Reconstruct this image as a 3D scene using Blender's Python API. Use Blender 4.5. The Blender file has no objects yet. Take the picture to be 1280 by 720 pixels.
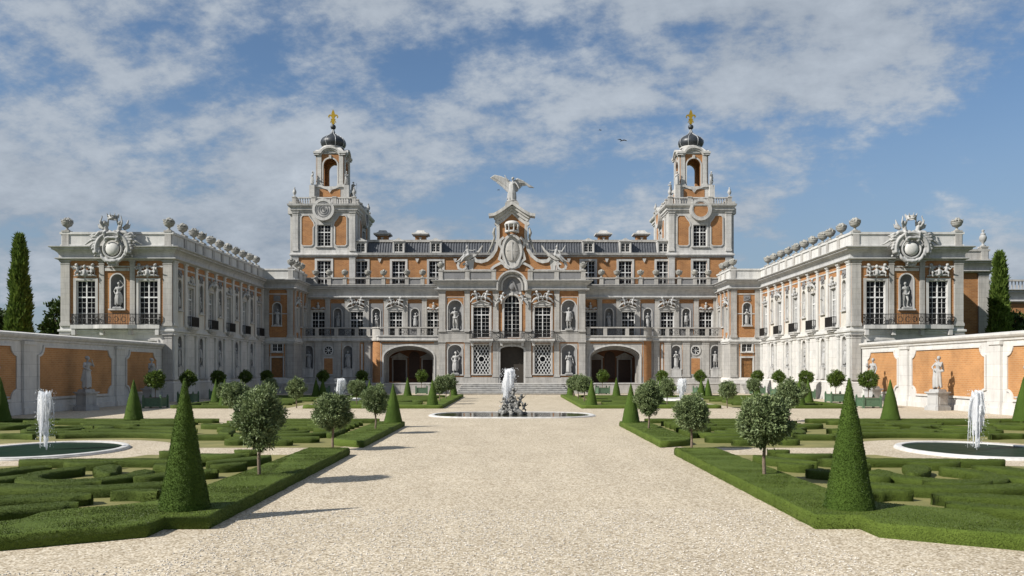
import bpy, bmesh, math, random
import numpy as np
from mathutils import Vector, Matrix
PI = math.pi
R = math.radians
rnd = random.Random(7)
rng = np.random.default_rng(11)
SC = bpy.context.scene
COL = SC.collection

# ------------------------------------------------------------------ materials
def new_mat(name):
    m = bpy.data.materials.new(name); m.use_nodes = True
    nt = m.node_tree; nt.nodes.clear()
    out = nt.nodes.new('ShaderNodeOutputMaterial')
    p = nt.nodes.new('ShaderNodeBsdfPrincipled')
    nt.links.new(p.outputs[0], out.inputs[0])
    return m, nt, p
def nd(nt, t, **kw):
    n = nt.nodes.new(t)
    for k, v in kw.items():
        if k.startswith('i_'):
            key = k[2:].replace('_', ' ')
            n.inputs[key].default_value = v
        else: setattr(n, k, v)
    return n
def c4(c): return (c[0], c[1], c[2], 1.0)
def ramp(nt, fac, stops):
    r = nd(nt, 'ShaderNodeValToRGB'); e = r.color_ramp.elements
    while len(e) < len(stops): e.new(0.5)
    for el, (p, c) in zip(e, stops):
        el.position = p; el.color = c4(c) if len(c) == 3 else c
    nt.links.new(fac, r.inputs[0]); return r.outputs[0]
def mixc(nt, mode, fac, a, b):
    n = nd(nt, 'ShaderNodeMix'); n.data_type = 'RGBA'; n.blend_type = mode
    for key, v in ((0, fac), (6, a), (7, b)):
        if hasattr(v, 'links'): nt.links.new(v, n.inputs[key])
        elif isinstance(v, (int, float)): n.inputs[key].default_value = v
        else: n.inputs[key].default_value = c4(v)
    return n.outputs[2]
def pos(nt, sx=1, sy=1, sz=1, obj=False):
    if obj:
        g = nd(nt, 'ShaderNodeTexCoord').outputs['Object']
    else:
        g = nd(nt, 'ShaderNodeNewGeometry').outputs['Position']
    m = nd(nt, 'ShaderNodeMapping'); m.inputs['Scale'].default_value = (sx, sy, sz)
    nt.links.new(g, m.inputs[0]); return m.outputs[0]
def noise(nt, vec, scale, detail=3, rough=.55):
    n = nd(nt, 'ShaderNodeTexNoise', i_Scale=scale, i_Detail=detail, i_Roughness=rough)
    nt.links.new(vec, n.inputs['Vector']); return n.outputs['Fac']
def bump(nt, p, h, strength, dist):
    b = nd(nt, 'ShaderNodeBump', i_Strength=strength, i_Distance=dist)
    nt.links.new(h, b.inputs['Height']); nt.links.new(b.outputs[0], p.inputs['Normal'])
def mul(c, k): return tuple(x * k for x in c)

def mat_plain(name, col, rough=.6, metal=0., var=.12, scale=3., bmp=0., bscale=30.):
    m, nt, p = new_mat(name)
    v = pos(nt)
    f = noise(nt, v, scale, 4)
    nt.links.new(ramp(nt, f, [(.3, mul(col, 1 - var)), (.7, mul(col, 1 + var))]), p.inputs['Base Color'])
    p.inputs['Roughness'].default_value = rough; p.inputs['Metallic'].default_value = metal
    if bmp: bump(nt, p, noise(nt, v, bscale, 3), bmp, .02)
    return m
def mat_stone(name, col, blocks=True, bw=.9, bh=.42, stain=.5):
    m, nt, p = new_mat(name)
    v = pos(nt)
    n1 = noise(nt, v, .7, 5, .65)
    streak = noise(nt, pos(nt, 2.6, 2.6, .22), 1., 4, .65)
    fine = noise(nt, v, 2.2, 3)
    c = ramp(nt, n1, [(.25, mul(col, .84)), (.5, col), (.75, (col[0] * 1.08, col[1] * 1.06, col[2] * 1.02))])
    c = mixc(nt, 'MULTIPLY', stain, c, ramp(nt, streak, [(.30, (.38, .38, .385)), (.56, (1, 1, 1))]))
    c = mixc(nt, 'MULTIPLY', .3, c, ramp(nt, fine, [(.3, (.74, .73, .71)), (.6, (1, 1, 1))]))
    h = fine
    if blocks:
        uv = nd(nt, 'ShaderNodeUVMap')
        b = nd(nt, 'ShaderNodeTexBrick', i_Scale=1., i_Mortar_Size=.012, i_Mortar_Smooth=.1, i_Brick_Width=bw, i_Row_Height=bh)
        b.inputs['Color1'].default_value = (1, 1, 1, 1); b.inputs['Color2'].default_value = (.86, .86, .85, 1)
        b.inputs['Mortar'].default_value = (.52, .51, .5, 1)
        nt.links.new(uv.outputs[0], b.inputs['Vector'])
        c = mixc(nt, 'MULTIPLY', .6, c, b.outputs['Color'])
    nt.links.new(c, p.inputs['Base Color'])
    p.inputs['Roughness'].default_value = .8
    return m
def mat_brick(name, c1, c2, mortar, bw=.26, bh=.085):
    m, nt, p = new_mat(name)
    uv = nd(nt, 'ShaderNodeUVMap')
    b = nd(nt, 'ShaderNodeTexBrick', i_Scale=1., i_Mortar_Size=.016, i_Mortar_Smooth=.2, i_Brick_Width=bw, i_Row_Height=bh)
    b.inputs['Color1'].default_value = c4(c1); b.inputs['Color2'].default_value = c4(c2); b.inputs['Mortar'].default_value = c4(mortar)
    nt.links.new(uv.outputs[0], b.inputs['Vector'])
    v = pos(nt)
    c = mixc(nt, 'MULTIPLY', .55, b.outputs['Color'], ramp(nt, noise(nt, v, .8, 4, .6), [(.3, (.55, .53, .52)), (.62, (1.08, 1.06, 1.04))]))
    nt.links.new(c, p.inputs['Base Color']); p.inputs['Roughness'].default_value = .85
    bump(nt, p, b.outputs['Fac'], -.3, .012)
    return m
def mat_leaf(name, dark, light, scale=6., trans=.25, fine=40., rough=.55):
    m, nt, p = new_mat(name)
    v = pos(nt)
    c1 = ramp(nt, noise(nt, v, scale, 3), [(.3, dark), (.7, light)])
    c = mixc(nt, 'MULTIPLY', .6, c1, ramp(nt, noise(nt, v, fine, 2), [(.3, (.45, .45, .4)), (.65, (1.25, 1.2, 1.05))]))
    nt.links.new(c, p.inputs['Base Color']); p.inputs['Roughness'].default_value = rough
    p.inputs['Specular IOR Level'].default_value = .3
    if trans:
        t = nd(nt, 'ShaderNodeBsdfTranslucent'); nt.links.new(c, t.inputs[0])
        mx = nd(nt, 'ShaderNodeMixShader', i_Fac=trans)
        nt.links.new(p.outputs[0], mx.inputs[1]); nt.links.new(t.outputs[0], mx.inputs[2])
        nt.links.new(mx.outputs[0], [n for n in nt.nodes if n.type == 'OUTPUT_MATERIAL'][0].inputs[0])
    return m
def mat_hedge(name, dark, light):
    m, nt, p = new_mat(name)
    v = pos(nt)
    big = noise(nt, v, 1.3, 4); f = noise(nt, v, 38., 3, .7)
    c = ramp(nt, big, [(.3, dark), (.7, light)])
    c = mixc(nt, 'MULTIPLY', .45, c, ramp(nt, f, [(.35, (.45, .48, .4)), (.62, (1.2, 1.18, 1.1))]))
    nt.links.new(c, p.inputs['Base Color']); p.inputs['Roughness'].default_value = .75
    p.inputs['Specular IOR Level'].default_value = .2
    bump(nt, p, f, .9, .04)
    return m

ST = (.405, .392, .37)
STONE = mat_stone('weathered_stone', ST)
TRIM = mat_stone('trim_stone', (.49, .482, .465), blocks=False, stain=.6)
PALE = mat_stone('pale_wall_stone', (.60, .585, .56), blocks=True, bw=1.6, bh=.7, stain=.25)
WTRIM = mat_stone('wing_stone', (.55, .545, .525), blocks=False, stain=.35)
ENTM = mat_stone('shaded_entablature_stone', (.44, .44, .435), blocks=False, stain=.45)  # darker than the wing stone: colour carries the shade under the cornice
TOWER = mat_stone('tower_stone', (.49, .482, .465), blocks=True, bw=1.2, bh=.5, stain=.5)
WPALE = mat_stone('wing_panel_stone', (.57, .545, .49), blocks=False, stain=.25)
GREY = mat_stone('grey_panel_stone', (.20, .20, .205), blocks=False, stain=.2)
SCULPT = mat_stone('carved_stone', (.39, .39, .385), blocks=False, stain=.65)
URNM = mat_stone('lichen_stone', (.30, .295, .27), blocks=False, stain=.6)
BRICK = mat_brick('orange_brick', (.37, .172, .058), (.29, .125, .042), (.37, .22, .115), bw=.40, bh=.135)
DBRICK = mat_brick('porch_shade_brick', (.22, .085, .035), (.16, .06, .025), (.2, .12, .07))  # brick darkened in colour to stand for the shade inside the porch
BRICKW = mat_brick('garden_brick', (.45, .22, .080), (.39, .185, .066), (.44, .265, .13), bw=.36, bh=.115)
SLATE = mat_plain('slate_grey', (.085, .09, .10), .5, var=.25, scale=4)
LEAD = mat_plain('lead_sheet', (.030, .034, .040), .42, .1, var=.3, scale=5)
RIBM = mat_plain('pale_lead', (.35, .36, .37), .45, .2)
GOLD = mat_plain('gilding', (.75, .46, .06), .28, 1., var=.15)
WHITE = mat_plain('white_paint', (.64, .64, .63), .5, var=.08)
GLASS = mat_plain('dark_glass', (.006, .006, .007), .22, var=.3, scale=.8); GLASS.node_tree.nodes['Principled BSDF'].inputs['Specular IOR Level'].default_value = .12
IRON = mat_plain('black_iron', (.025, .024, .023), .5, .3)
WOOD = mat_plain('oak_door', (.20, .095, .028), .6, var=.3, scale=5)
DWOOD = mat_plain('dark_door', (.05, .021, .010), .6, var=.3, scale=5)
VOID = mat_plain('dark_passage', (.03, .024, .018), .8)
PGREEN = mat_plain('planter_green', (.075, .135, .08), .5, var=.18, scale=8)
BARK = mat_plain('bark', (.14, .105, .075), .9, var=.35, scale=30, bmp=.5)
MARBLE = mat_plain('white_marble', (.56, .55, .53), .5, var=.2, scale=3)
ROCK = mat_plain('wet_rock', (.15, .148, .138), .5, var=.65, scale=7, bmp=.8, bscale=18)
HEDGE = mat_hedge('box_hedge_green', (.050, .076, .010), (.074, .106, .016))
LAWN = mat_hedge('clipped_turf_green', (.074, .112, .015), (.104, .148, .023))
LEAFH = mat_leaf('box_leaf', (.050, .076, .010), (.082, .116, .019), 3, .15)
CONEM = mat_hedge('yew_green', (.045, .082, .010), (.066, .112, .015))
LEAFC = mat_leaf('yew_leaf', (.038, .072, .009), (.07, .118, .016), 5, .12)
LEAFT = mat_leaf('shrub_leaf', (.06, .10, .038), (.27, .335, .165), 7, .2, 22)
LEAFO = mat_leaf('orange_leaf', (.045, .085, .016), (.13, .19, .035), 7, .2, 25, .4)
LEAFY = mat_leaf('cypress_leaf', (.065, .115, .02), (.16, .23, .05), 2.0, .3, 8)
LEAFD = mat_leaf('far_leaf', (.025, .05, .010), (.06, .10, .02), 1.2, .2, 8)
def mat_gravel():
    m, nt, p = new_mat('gravel_mix')
    v = pos(nt)
    vo = nd(nt, 'ShaderNodeTexVoronoi', i_Scale=33.); nt.links.new(v, vo.inputs['Vector'])
    sep = nd(nt, 'ShaderNodeSeparateColor'); nt.links.new(vo.outputs['Color'], sep.inputs[0])
    c = ramp(nt, sep.outputs[0], [(0, (.31, .255, .175)), (.22, (.47, .40, .30)), (.5, (.59, .515, .40)), (.8, (.65, .58, .465)), (1, (.75, .69, .59))])
    c = mixc(nt, 'MULTIPLY', .65, c, ramp(nt, vo.outputs['Distance'], [(.30, (1, 1, 1)), (.75, (.42, .39, .35))]))
    c = mixc(nt, 'MULTIPLY', .55, c, ramp(nt, noise(nt, pos(nt, 1.1, .16, 1), 1., 4, .6), [(.32, (.86, .85, .83)), (.6, (1.03, 1.03, 1.02))]))
    c = mixc(nt, 'MULTIPLY', .5, c, ramp(nt, noise(nt, v, .35, 5, .6), [(.3, (.82, .80, .77)), (.65, (1.06, 1.05, 1.03))]))
    c = mixc(nt, 'MULTIPLY', .5, c, ramp(nt, noise(nt, v, 4.5, 4, .6), [(.3, (.80, .79, .77)), (.65, (1.06, 1.06, 1.05))]))
    nt.links.new(c, p.inputs['Base Color']); p.inputs['Roughness'].default_value = .85
    p.inputs['Specular IOR Level'].default_value = .2
    bump(nt, p, vo.outputs['Distance'], -.55, .03)
    return m
GRAVEL = mat_gravel()
PEBBLE = mat_plain('loose_pebble', (.50, .46, .40), .8, var=.4, scale=14)
def mat_bed():
    m, nt, p = new_mat('bed_turf')
    v = pos(nt)
    c = ramp(nt, noise(nt, v, 1.1, 4), [(.3, (.135, .138, .04)), (.7, (.22, .20, .072))])
    c = mixc(nt, 'MULTIPLY', .6, c, ramp(nt, noise(nt, v, 45., 3), [(.3, (.6, .6, .5)), (.65, (1.15, 1.12, 1.0))]))
    nt.links.new(c, p.inputs['Base Color']); p.inputs['Roughness'].default_value = .9
    bump(nt, p, noise(nt, v, 45., 3), .5, .02)
    return m
BED = mat_bed()
GRASS = mat_plain('far_grass', (.07, .10, .02), .9, var=.3)
def mat_water(name, col, rough, wav, ior=1.33):
    m, nt, p = new_mat(name)
    p.inputs['Base Color'].default_value = c4(col); p.inputs['Roughness'].default_value = rough
    p.inputs['IOR'].default_value = ior; p.inputs['Specular IOR Level'].default_value = .5 if ior > 1.2 else .03
    bump(nt, p, noise(nt, pos(nt, 1, .6, 1), 3.5, 3), wav, .03)
    return m
WATER = mat_water('green_water', (.012, .027, .017), .33, .9, 1.12)
WATERM = mat_water('murky_water', (.055, .052, .035), .05, .12)
def mat_spray():
    m, nt, p = new_mat('white_water')
    p.inputs['Base Color'].default_value = (.93, .94, .95, 1); p.inputs['Roughness'].default_value = .5
    t = nd(nt, 'ShaderNodeBsdfTranslucent'); t.inputs[0].default_value = (.85, .87, .9, 1)
    mx = nd(nt, 'ShaderNodeMixShader', i_Fac=.6)
    nt.links.new(p.outputs[0], mx.inputs[1]); nt.links.new(t.outputs[0], mx.inputs[2])
    nt.links.new(mx.outputs[0], [n for n in nt.nodes if n.type == 'OUTPUT_MATERIAL'][0].inputs[0])
    return m
SPRAY = mat_spray()
BIRD = mat_plain('dark_feather', (.03, .03, .035), .7)

# ------------------------------------------------------------------ builder
class Fr:
    """a facade frame: u along the wall, n out of it, z up"""
    def __init__(s, o, U, N): s.o, s.U, s.N = o, U, N
    def p(s, u, n, z): return (s.o[0] + u * s.U[0] + n * s.N[0], s.o[1] + u * s.U[1] + n * s.N[1], z + (s.o[2] if len(s.o) > 2 else 0))
    def rz(s): return math.atan2(s.N[0], -s.N[1])
F0 = Fr((0, 0), (1, 0), (0, -1))
class B:
    def __init__(s): s.v, s.f, s.m, s.sm = [], [], [], []
    def add(s, vs, fs, mi=0, smooth=False):
        k = len(s.v); s.v += [tuple(v) for v in vs]
        for f in fs: s.f.append(tuple(k + i for i in f)); s.m.append(mi); s.sm.append(smooth)
    def quad(s, *vs, mi=0): s.add(vs, [tuple(range(len(vs)))], mi)
    def bx(s, fr, u0, u1, n0, n1, z0, z1, mi=0):
        P = [fr.p(u, n, z) for z in (z0, z1) for n in (n0, n1) for u in (u0, u1)]
        s.add(P, [(0, 2, 3, 1), (4, 5, 7, 6), (0, 1, 5, 4), (2, 6, 7, 3), (0, 4, 6, 2), (1, 3, 7, 5)], mi)
    def lathe(s, prof, seg=12, c=(0, 0, 0), mi=0, smooth=True, a0=0, a1=2 * PI):
        n = seg if a1 - a0 > 6.28 else seg + 1
        vs = [(c[0] + r * math.cos(a0 + (a1 - a0) * j / seg), c[1] + r * math.sin(a0 + (a1 - a0) * j / seg), c[2] + z) for r, z in prof for j in range(n)]
        fs = []
        for i in range(len(prof) - 1):
            for j in range(seg):
                k = (j + 1) % n
                fs.append((i * n + j, i * n + k, (i + 1) * n + k, (i + 1) * n + j))
        s.add(vs, fs, mi, smooth)
    def plate(s, fr, pts, n0, n1, mi=0):
        k = len(pts)
        vs = [fr.p(u, n1, z) for u, z in pts] + [fr.p(u, n0, z) for u, z in pts]
        s.add(vs, [tuple(range(k)), tuple(range(2 * k - 1, k - 1, -1))] + [(i, k + i, k + (i + 1) % k, (i + 1) % k) for i in range(k)], mi)
    def band(s, fr, pts, w, n0, n1, mi=0, closed=False):
        L = len(pts); W = w if isinstance(w, (list, tuple)) else [w] * L
        l, r = [], []
        for i in range(L):
            a = pts[i - 1] if (i > 0 or closed) else pts[i]; b = pts[(i + 1) % L] if (i < L - 1 or closed) else pts[i]
            p = pts[i]
            d1 = Vector((p[0] - a[0], p[1] - a[1])); d2 = Vector((b[0] - p[0], b[1] - p[1]))
            if d1.length < 1e-6: d1 = d2
            if d2.length < 1e-6: d2 = d1
            d1.normalize(); d2.normalize()
            t = d1 + d2
            t = t.normalized() if t.length > 1e-4 else d1
            nrm = Vector((-t.y, t.x)); k = 1 / max(.45, nrm.dot(Vector((-d1.y, d1.x))))
            l.append((p[0] + nrm.x * W[i] / 2 * k, p[1] + nrm.y * W[i] / 2 * k)); r.append((p[0] - nrm.x * W[i] / 2 * k, p[1] - nrm.y * W[i] / 2 * k))
        vs = []
        for i in range(L):
            vs += [fr.p(l[i][0], n0, l[i][1]), fr.p(l[i][0], n1, l[i][1]), fr.p(r[i][0], n1, r[i][1]), fr.p(r[i][0], n0, r[i][1])]
        fs = []
        for i in range(L if closed else L - 1):
            a, b = 4 * i, 4 * ((i + 1) % L)
            fs += [(a + 1, a + 2, b + 2, b + 1), (a, a + 1, b + 1, b), (a + 2, a + 3, b + 3, b + 2), (a + 3, a, b, b + 3)]
        if not closed: fs += [(0, 1, 2, 3), (4 * L - 4, 4 * L - 1, 4 * L - 2, 4 * L - 3)]
        s.add(vs, fs, mi)
    def sweep(s, path, prof, mi=0, closed=False):
        """path in plan, profile of (out, z); out goes to the right of travel"""
        L, K = len(path), len(prof); vs = []
        for i in range(L):
            a = path[i - 1] if (i > 0 or closed) else None; b = path[(i + 1) % L] if (i < L - 1 or closed) else None
            p = Vector(path[i]); ns = []
            for q0, q1 in ((a, path[i]), (path[i], b)):
                if q0 is None or q1 is None: continue
                d = Vector((q1[0] - q0[0], q1[1] - q0[1])).normalized(); ns.append(Vector((d.y, -d.x)))
            nn = ns[0] if len(ns) == 1 else (ns[0] + ns[1]) / (1 + ns[0].dot(ns[1]))
            for o, z in prof: vs.append((p.x + nn.x * o, p.y + nn.y * o, z))
        fs = []
        for i in range(L if closed else L - 1):
            j = (i + 1) % L
            for k in range(K - 1): fs.append((i * K + k, i * K + k + 1, j * K + k + 1, j * K + k))
        if not closed: fs += [tuple(range(K)), tuple(range((L - 1) * K, L * K))[::-1]]
        s.add(vs, fs, mi)
    def cap(s, p0, p1, r0, r1=None, seg=8, mi=0, sq=1.0):
        """a tapered capsule"""
        r1 = r0 if r1 is None else r1
        p0, p1 = Vector(p0), Vector(p1); d = p1 - p0; L = d.length
        d = d / L if L > 1e-6 else Vector((0, 0, 1))
        q = d.to_track_quat('Z', 'Y'); rings = []
        for a in (-80, -45, 0): rings.append((p0 + d * (r0 * math.sin(R(a))), r0 * math.cos(R(a))))
        for a in (0, 45, 80): rings.append((p1 + d * (r1 * math.sin(R(a))), r1 * math.cos(R(a))))
        vs = []
        for c, r in rings:
            for j in range(seg):
                t = 2 * PI * j / seg; vs.append(c + q @ Vector((r * math.cos(t), r * sq * math.sin(t), 0)))
        fs = [(i * seg + j, i * seg + (j + 1) % seg, (i + 1) * seg + (j + 1) % seg, (i + 1) * seg + j) for i in range(5) for j in range(seg)]
        fs += [tuple(range(seg))[::-1], tuple(range(5 * seg, 6 * seg))]
        s.add(vs, fs, mi, True)
    def chain(s, pts, rs, seg=8, mi=0):
        for i in range(len(pts) - 1):
            r = rs if isinstance(rs, (int, float)) else None
            s.cap(pts[i], pts[i + 1], r or rs[i], r or rs[i + 1], seg, mi)
    def ell(s, c, r, mi=0, seg=14):
        vs = []; n = 9
        for i in range(n + 1):
            ph = -PI / 2 + PI * i / n
            for j in range(seg): vs.append((c[0] + r[0] * math.cos(ph) * math.cos(2 * PI * j / seg), c[1] + r[1] * math.cos(ph) * math.sin(2 * PI * j / seg), c[2] + r[2] * math.sin(ph)))
        s.add(vs, [(i * seg + j, i * seg + (j + 1) % seg, (i + 1) * seg + (j + 1) % seg, (i + 1) * seg + j) for i in range(n) for j in range(seg)], mi, True)
    def xf(s, M, k0=0): s.v = s.v[:k0] + [tuple(M @ Vector(v)) for v in s.v[k0:]]
    def mesh(s, name, mats, uv=True):
        me = bpy.data.meshes.new(name)
        me.from_pydata(s.v, [], s.f)
        for m in (mats if isinstance(mats, (list, tuple)) else [mats]): me.materials.append(m)
        me.polygons.foreach_set('material_index', s.m); me.polygons.foreach_set('use_smooth', s.sm)
        if uv: box_uv(me)
        me.update(); return me
def box_uv(me):
    nv, nl = len(me.vertices), len(me.loops)
    if not nl: return
    co = np.empty(nv * 3); me.vertices.foreach_get('co', co); co = co.reshape(-1, 3)
    li = np.empty(nl, dtype=np.int32); me.loops.foreach_get('vertex_index', li)
    npol = len(me.polygons)
    nr = np.empty(npol * 3); me.polygons.foreach_get('normal', nr); nr = np.abs(nr.reshape(-1, 3))
    lt = np.empty(npol, dtype=np.int32); me.polygons.foreach_get('loop_total', lt)
    pn = np.repeat(nr, lt, axis=0); P = co[li]
    ax = np.argmax(pn, axis=1)
    u = np.where(ax == 0, P[:, 1], P[:, 0]); v = np.where(ax == 2, P[:, 1], P[:, 2])
    l = me.uv_layers.new(name='UVMap'); l.data.foreach_set('uv', np.stack([u, v], 1).ravel())

def ob(name, me, parent=None, loc=(0, 0, 0), rz=0, sc=None, mx=None):
    o = bpy.data.objects.new(name, me); COL.objects.link(o)
    o.location = loc; o.rotation_euler = (0, 0, rz)
    if sc: o.scale = (sc, sc, sc) if isinstance(sc, (int, float)) else sc
    if parent: o.parent = parent
    return o
def tag(o, label, cat, group=None, kind=None):
    if label: o['label'] = label
    if cat: o['category'] = cat
    if group: o['group'] = group
    if kind: o['kind'] = kind
    return o
def thing(name, label, cat, loc=(0, 0, 0), rz=0, group=None, sc=None):
    o = bpy.data.objects.new(name, None); COL.objects.link(o); o.empty_display_size = .3
    o.location = loc; o.rotation_euler = (0, 0, rz)
    if sc: o.scale = (sc, sc, sc) if isinstance(sc, (int, float)) else sc
    return tag(o, label, cat, group)
def struct(name, me, loc=(0, 0, 0)):
    o = ob(name, me, None, loc); o['kind'] = 'structure'; return o
def fpart(name, me, root, fr, u, n, z, flip=False):
    """a part placed on a facade; the root stands at the world origin"""
    return ob(name, me, root, fr.p(u, n, z), fr.rz())
def fuse(b, name, mat, voxel, smooth=4):
    me = b.mesh('tmp', mat, uv=False)
    o = bpy.data.objects.new('tmp', me); COL.objects.link(o)
    m = o.modifiers.new('r', 'REMESH'); m.mode = 'VOXEL'; m.voxel_size = voxel; m.use_smooth_shade = True
    if smooth: k = o.modifiers.new('s', 'SMOOTH'); k.iterations = smooth; k.factor = .4
    dg = bpy.context.evaluated_depsgraph_get()
    r = bpy.data.meshes.new_from_object(o.evaluated_get(dg)); r.name = name
    bpy.data.objects.remove(o); bpy.data.meshes.remove(me)
    r.materials.clear(); r.materials.append(mat)
    r.polygons.foreach_set('use_smooth', [True] * len(r.polygons)); r.polygons.foreach_set('material_index', [0] * len(r.polygons))
    return r
def np_mesh(name, V, F, mats, mi=None, smooth=False):
    """V (n,3) and quads F (m,4)"""
    me = bpy.data.meshes.new(name)
    me.vertices.add(len(V)); me.vertices.foreach_set('co', np.asarray(V, dtype=np.float32).ravel())
    me.loops.add(F.size); me.loops.foreach_set('vertex_index', F.astype(np.int32).ravel())
    me.polygons.add(len(F)); me.polygons.foreach_set('loop_start', np.arange(len(F), dtype=np.int32) * 4)
    for m in mats: me.materials.append(m)
    if mi is not None: me.polygons.foreach_set('material_index', np.asarray(mi, dtype=np.int32))
    if smooth: me.polygons.foreach_set('use_smooth', [True] * len(F))
    me.update(calc_edges=True); me.validate(); return me
def leaves(C, D, L, W, g=rng):
    """rhombic leaves: base C, direction D, length L, width W"""
    n = len(C); D = D / np.linalg.norm(D, axis=1)[:, None]
    S = np.cross(D, g.normal(size=(n, 3))); S /= np.linalg.norm(S, axis=1)[:, None] + 1e-9
    L = (L * g.uniform(.7, 1.25, n))[:, None]; Wd = W * .5
    mid = C + D * L * .45
    V = np.stack([C, mid + S * Wd, C + D * L, mid - S * Wd], 1).reshape(-1, 3)
    return V, np.arange(4 * n).reshape(-1, 4)
def leafed(name, me, density, L, W, mat, g=rng, up=.6):
    """the mesh with leaves sprouting over its surface, one object"""
    me.calc_loop_triangles(); nt_ = len(me.loop_triangles)
    tv = np.empty(nt_ * 3, dtype=np.int32); me.loop_triangles.foreach_get('vertices', tv); tv = tv.reshape(-1, 3)
    co = np.empty(len(me.vertices) * 3); me.vertices.foreach_get('co', co); co = co.reshape(-1, 3)
    A, Bq, Cq = co[tv[:, 0]], co[tv[:, 1]], co[tv[:, 2]]
    nr = np.cross(Bq - A, Cq - A); ar = np.linalg.norm(nr, axis=1) / 2
    n = int(ar.sum() * density); pick = g.choice(nt_, n, p=ar / ar.sum())
    r1 = np.sqrt(g.random(n))[:, None]; r2 = g.random(n)[:, None]
    P = (1 - r1) * A[pick] + r1 * (1 - r2) * Bq[pick] + r1 * r2 * Cq[pick]
    N = nr[pick] / (np.linalg.norm(nr[pick], axis=1)[:, None] + 1e-12)
    ctr = co.mean(axis=0); flip = ((P - ctr) * N).sum(1) < 0
    flip &= np.abs(N[:, 2]) < .5
    N[flip] *= -1; N[(np.abs(N[:, 2]) >= .5)] *= np.sign(N[(np.abs(N[:, 2]) >= .5), 2])[:, None]
    V, F = leaves(P - N * .008, N * up + g.normal(size=(n, 3)) * .5, np.full(n, L), W)
    # base mesh plus leaves
    bm = bmesh.new(); bm.from_mesh(me); bmesh.ops.triangulate(bm, faces=[f for f in bm.faces if len(f.verts) > 4]); 
    tm = bpy.data.meshes.new('t'); bm.to_mesh(tm); bm.free()
    v0 = [tuple(v.co) for v in tm.vertices]; f0 = [tuple(p.vertices) for p in tm.polygons]; s0 = [p.use_smooth for p in tm.polygons]
    bpy.data.meshes.remove(tm)
    k = len(v0); F = F + k
    out = bpy.data.meshes.new(name)
    out.from_pydata(v0 + V.tolist(), [], f0 + F.tolist())
    out.materials.append(me.materials[0]); out.materials.append(mat)
    out.polygons.foreach_set('material_index', [0] * len(f0) + [1] * len(F))
    out.polygons.foreach_set('use_smooth', s0 + [False] * len(F))
    out.update(); return out

# ------------------------------------------------------------------ facade kit
def arch_pts(c, a, rise, zs, n=16):
    return [(c + a * math.cos(PI - PI * i / n), zs + rise * math.sin(PI * i / n)) for i in range(n + 1)]
def wall(b, fr, u0, u1, z0, z1, ops, mi=0, back=1, rv=None):
    """a wall face at n=0 with niches, recesses and holes cut into it.
    op = (kind, centre, half width, z bottom, z top, rise, depth)"""
    cur = u0
    q = lambda *a: b.quad(*[fr.p(*t) for t in a], mi=mi)
    for kind, c, a, zb, zt, rise, d in sorted(ops, key=lambda t: t[1]):
        l, r, zs = c - a, c + a, zt - rise
        if l > cur + 1e-4: q((cur, 0, z0), (l, 0, z0), (l, 0, z1), (cur, 0, z1))
        if zb > z0 + 1e-4: q((l, 0, z0), (r, 0, z0), (r, 0, zb), (l, 0, zb))
        top = arch_pts(c, a, rise, zs) if rise > 0 else [(l, zt), (r, zt)]
        for (ua, za), (ub, zb2) in zip(top, top[1:]): q((ua, 0, za), (ub, 0, zb2), (ub, 0, z1), (ua, 0, z1))
        if kind == 'niche':
            n = 10; lev = [zb, zs]; rows = []
            for z in lev: rows.append([fr.p(c - a * math.cos(PI * i / n), -d * math.sin(PI * i / n), z) for i in range(n + 1)])
            for k in range(1, 6):
                ph = PI / 2 * k / 5
                rows.append([fr.p(c - a * math.cos(PI * i / n) * math.cos(ph), -d * math.sin(PI * i / n) * math.cos(ph), zs + rise * math.sin(ph)) for i in range(n + 1)])
            vs = [v for rw in rows for v in rw]; m = n + 1
            b.add(vs, [(i * m + j, i * m + j + 1, (i + 1) * m + j + 1, (i + 1) * m + j) for i in range(len(rows) - 1) for j in range(n)], back, True)
            b.add([fr.p(c - a * math.cos(PI * i / n), -d * math.sin(PI * i / n), zb) for i in range(m)], [tuple(range(m))], back)
        else:
            ring = [(l, zb)] + top + [(r, zb)]
            if rise > 0: ring = [(l, zb)] + top + [(r, zb)]
            for (ua, za), (ub, zb2) in zip(ring, ring[1:] + ring[:1]): b.quad(*[fr.p(*t) for t in ((ua, 0, za), (ub, 0, zb2), (ub, -d, zb2), (ua, -d, za))], mi=mi if rv is None else rv)
            if kind == 'recess': b.add([fr.p(u, -d, z) for u, z in ring], [tuple(range(len(ring)))], back)
        cur = r
    if u1 > cur + 1e-4: q((cur, 0, z0), (u1, 0, z0), (u1, 0, z1), (cur, 0, z1))
CACHE = {}
def cached(key, fn):
    if key not in CACHE: CACHE[key] = fn()
    return CACHE[key]
def pilaster_me(w, h, d=.13, mat=None):
    def f():
        b = B(); hw = w / 2
        b.bx(F0, -hw, hw, 0, d, .28, h - .32)
        b.bx(F0, -hw - .06, hw + .06, 0, d + .06, 0, .20); b.bx(F0, -hw - .03, hw + .03, 0, d + .03, .20, .28)
        b.bx(F0, -hw - .03, hw + .03, 0, d + .03, h - .32, h - .25); b.bx(F0, -hw + .002, hw - .002, 0, d - .002, h - .25, h - .14)
        b.bx(F0, -hw - .05, hw + .05, 0, d + .05, h - .14, h - .07); b.bx(F0, -hw - .09, hw + .09, 0, d + .09, h - .07, h)
        return b.mesh('pilaster', mat or STONE)
    return cached(('pil', round(w, 2), round(h, 2), d, mat and mat.name), f)
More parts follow.
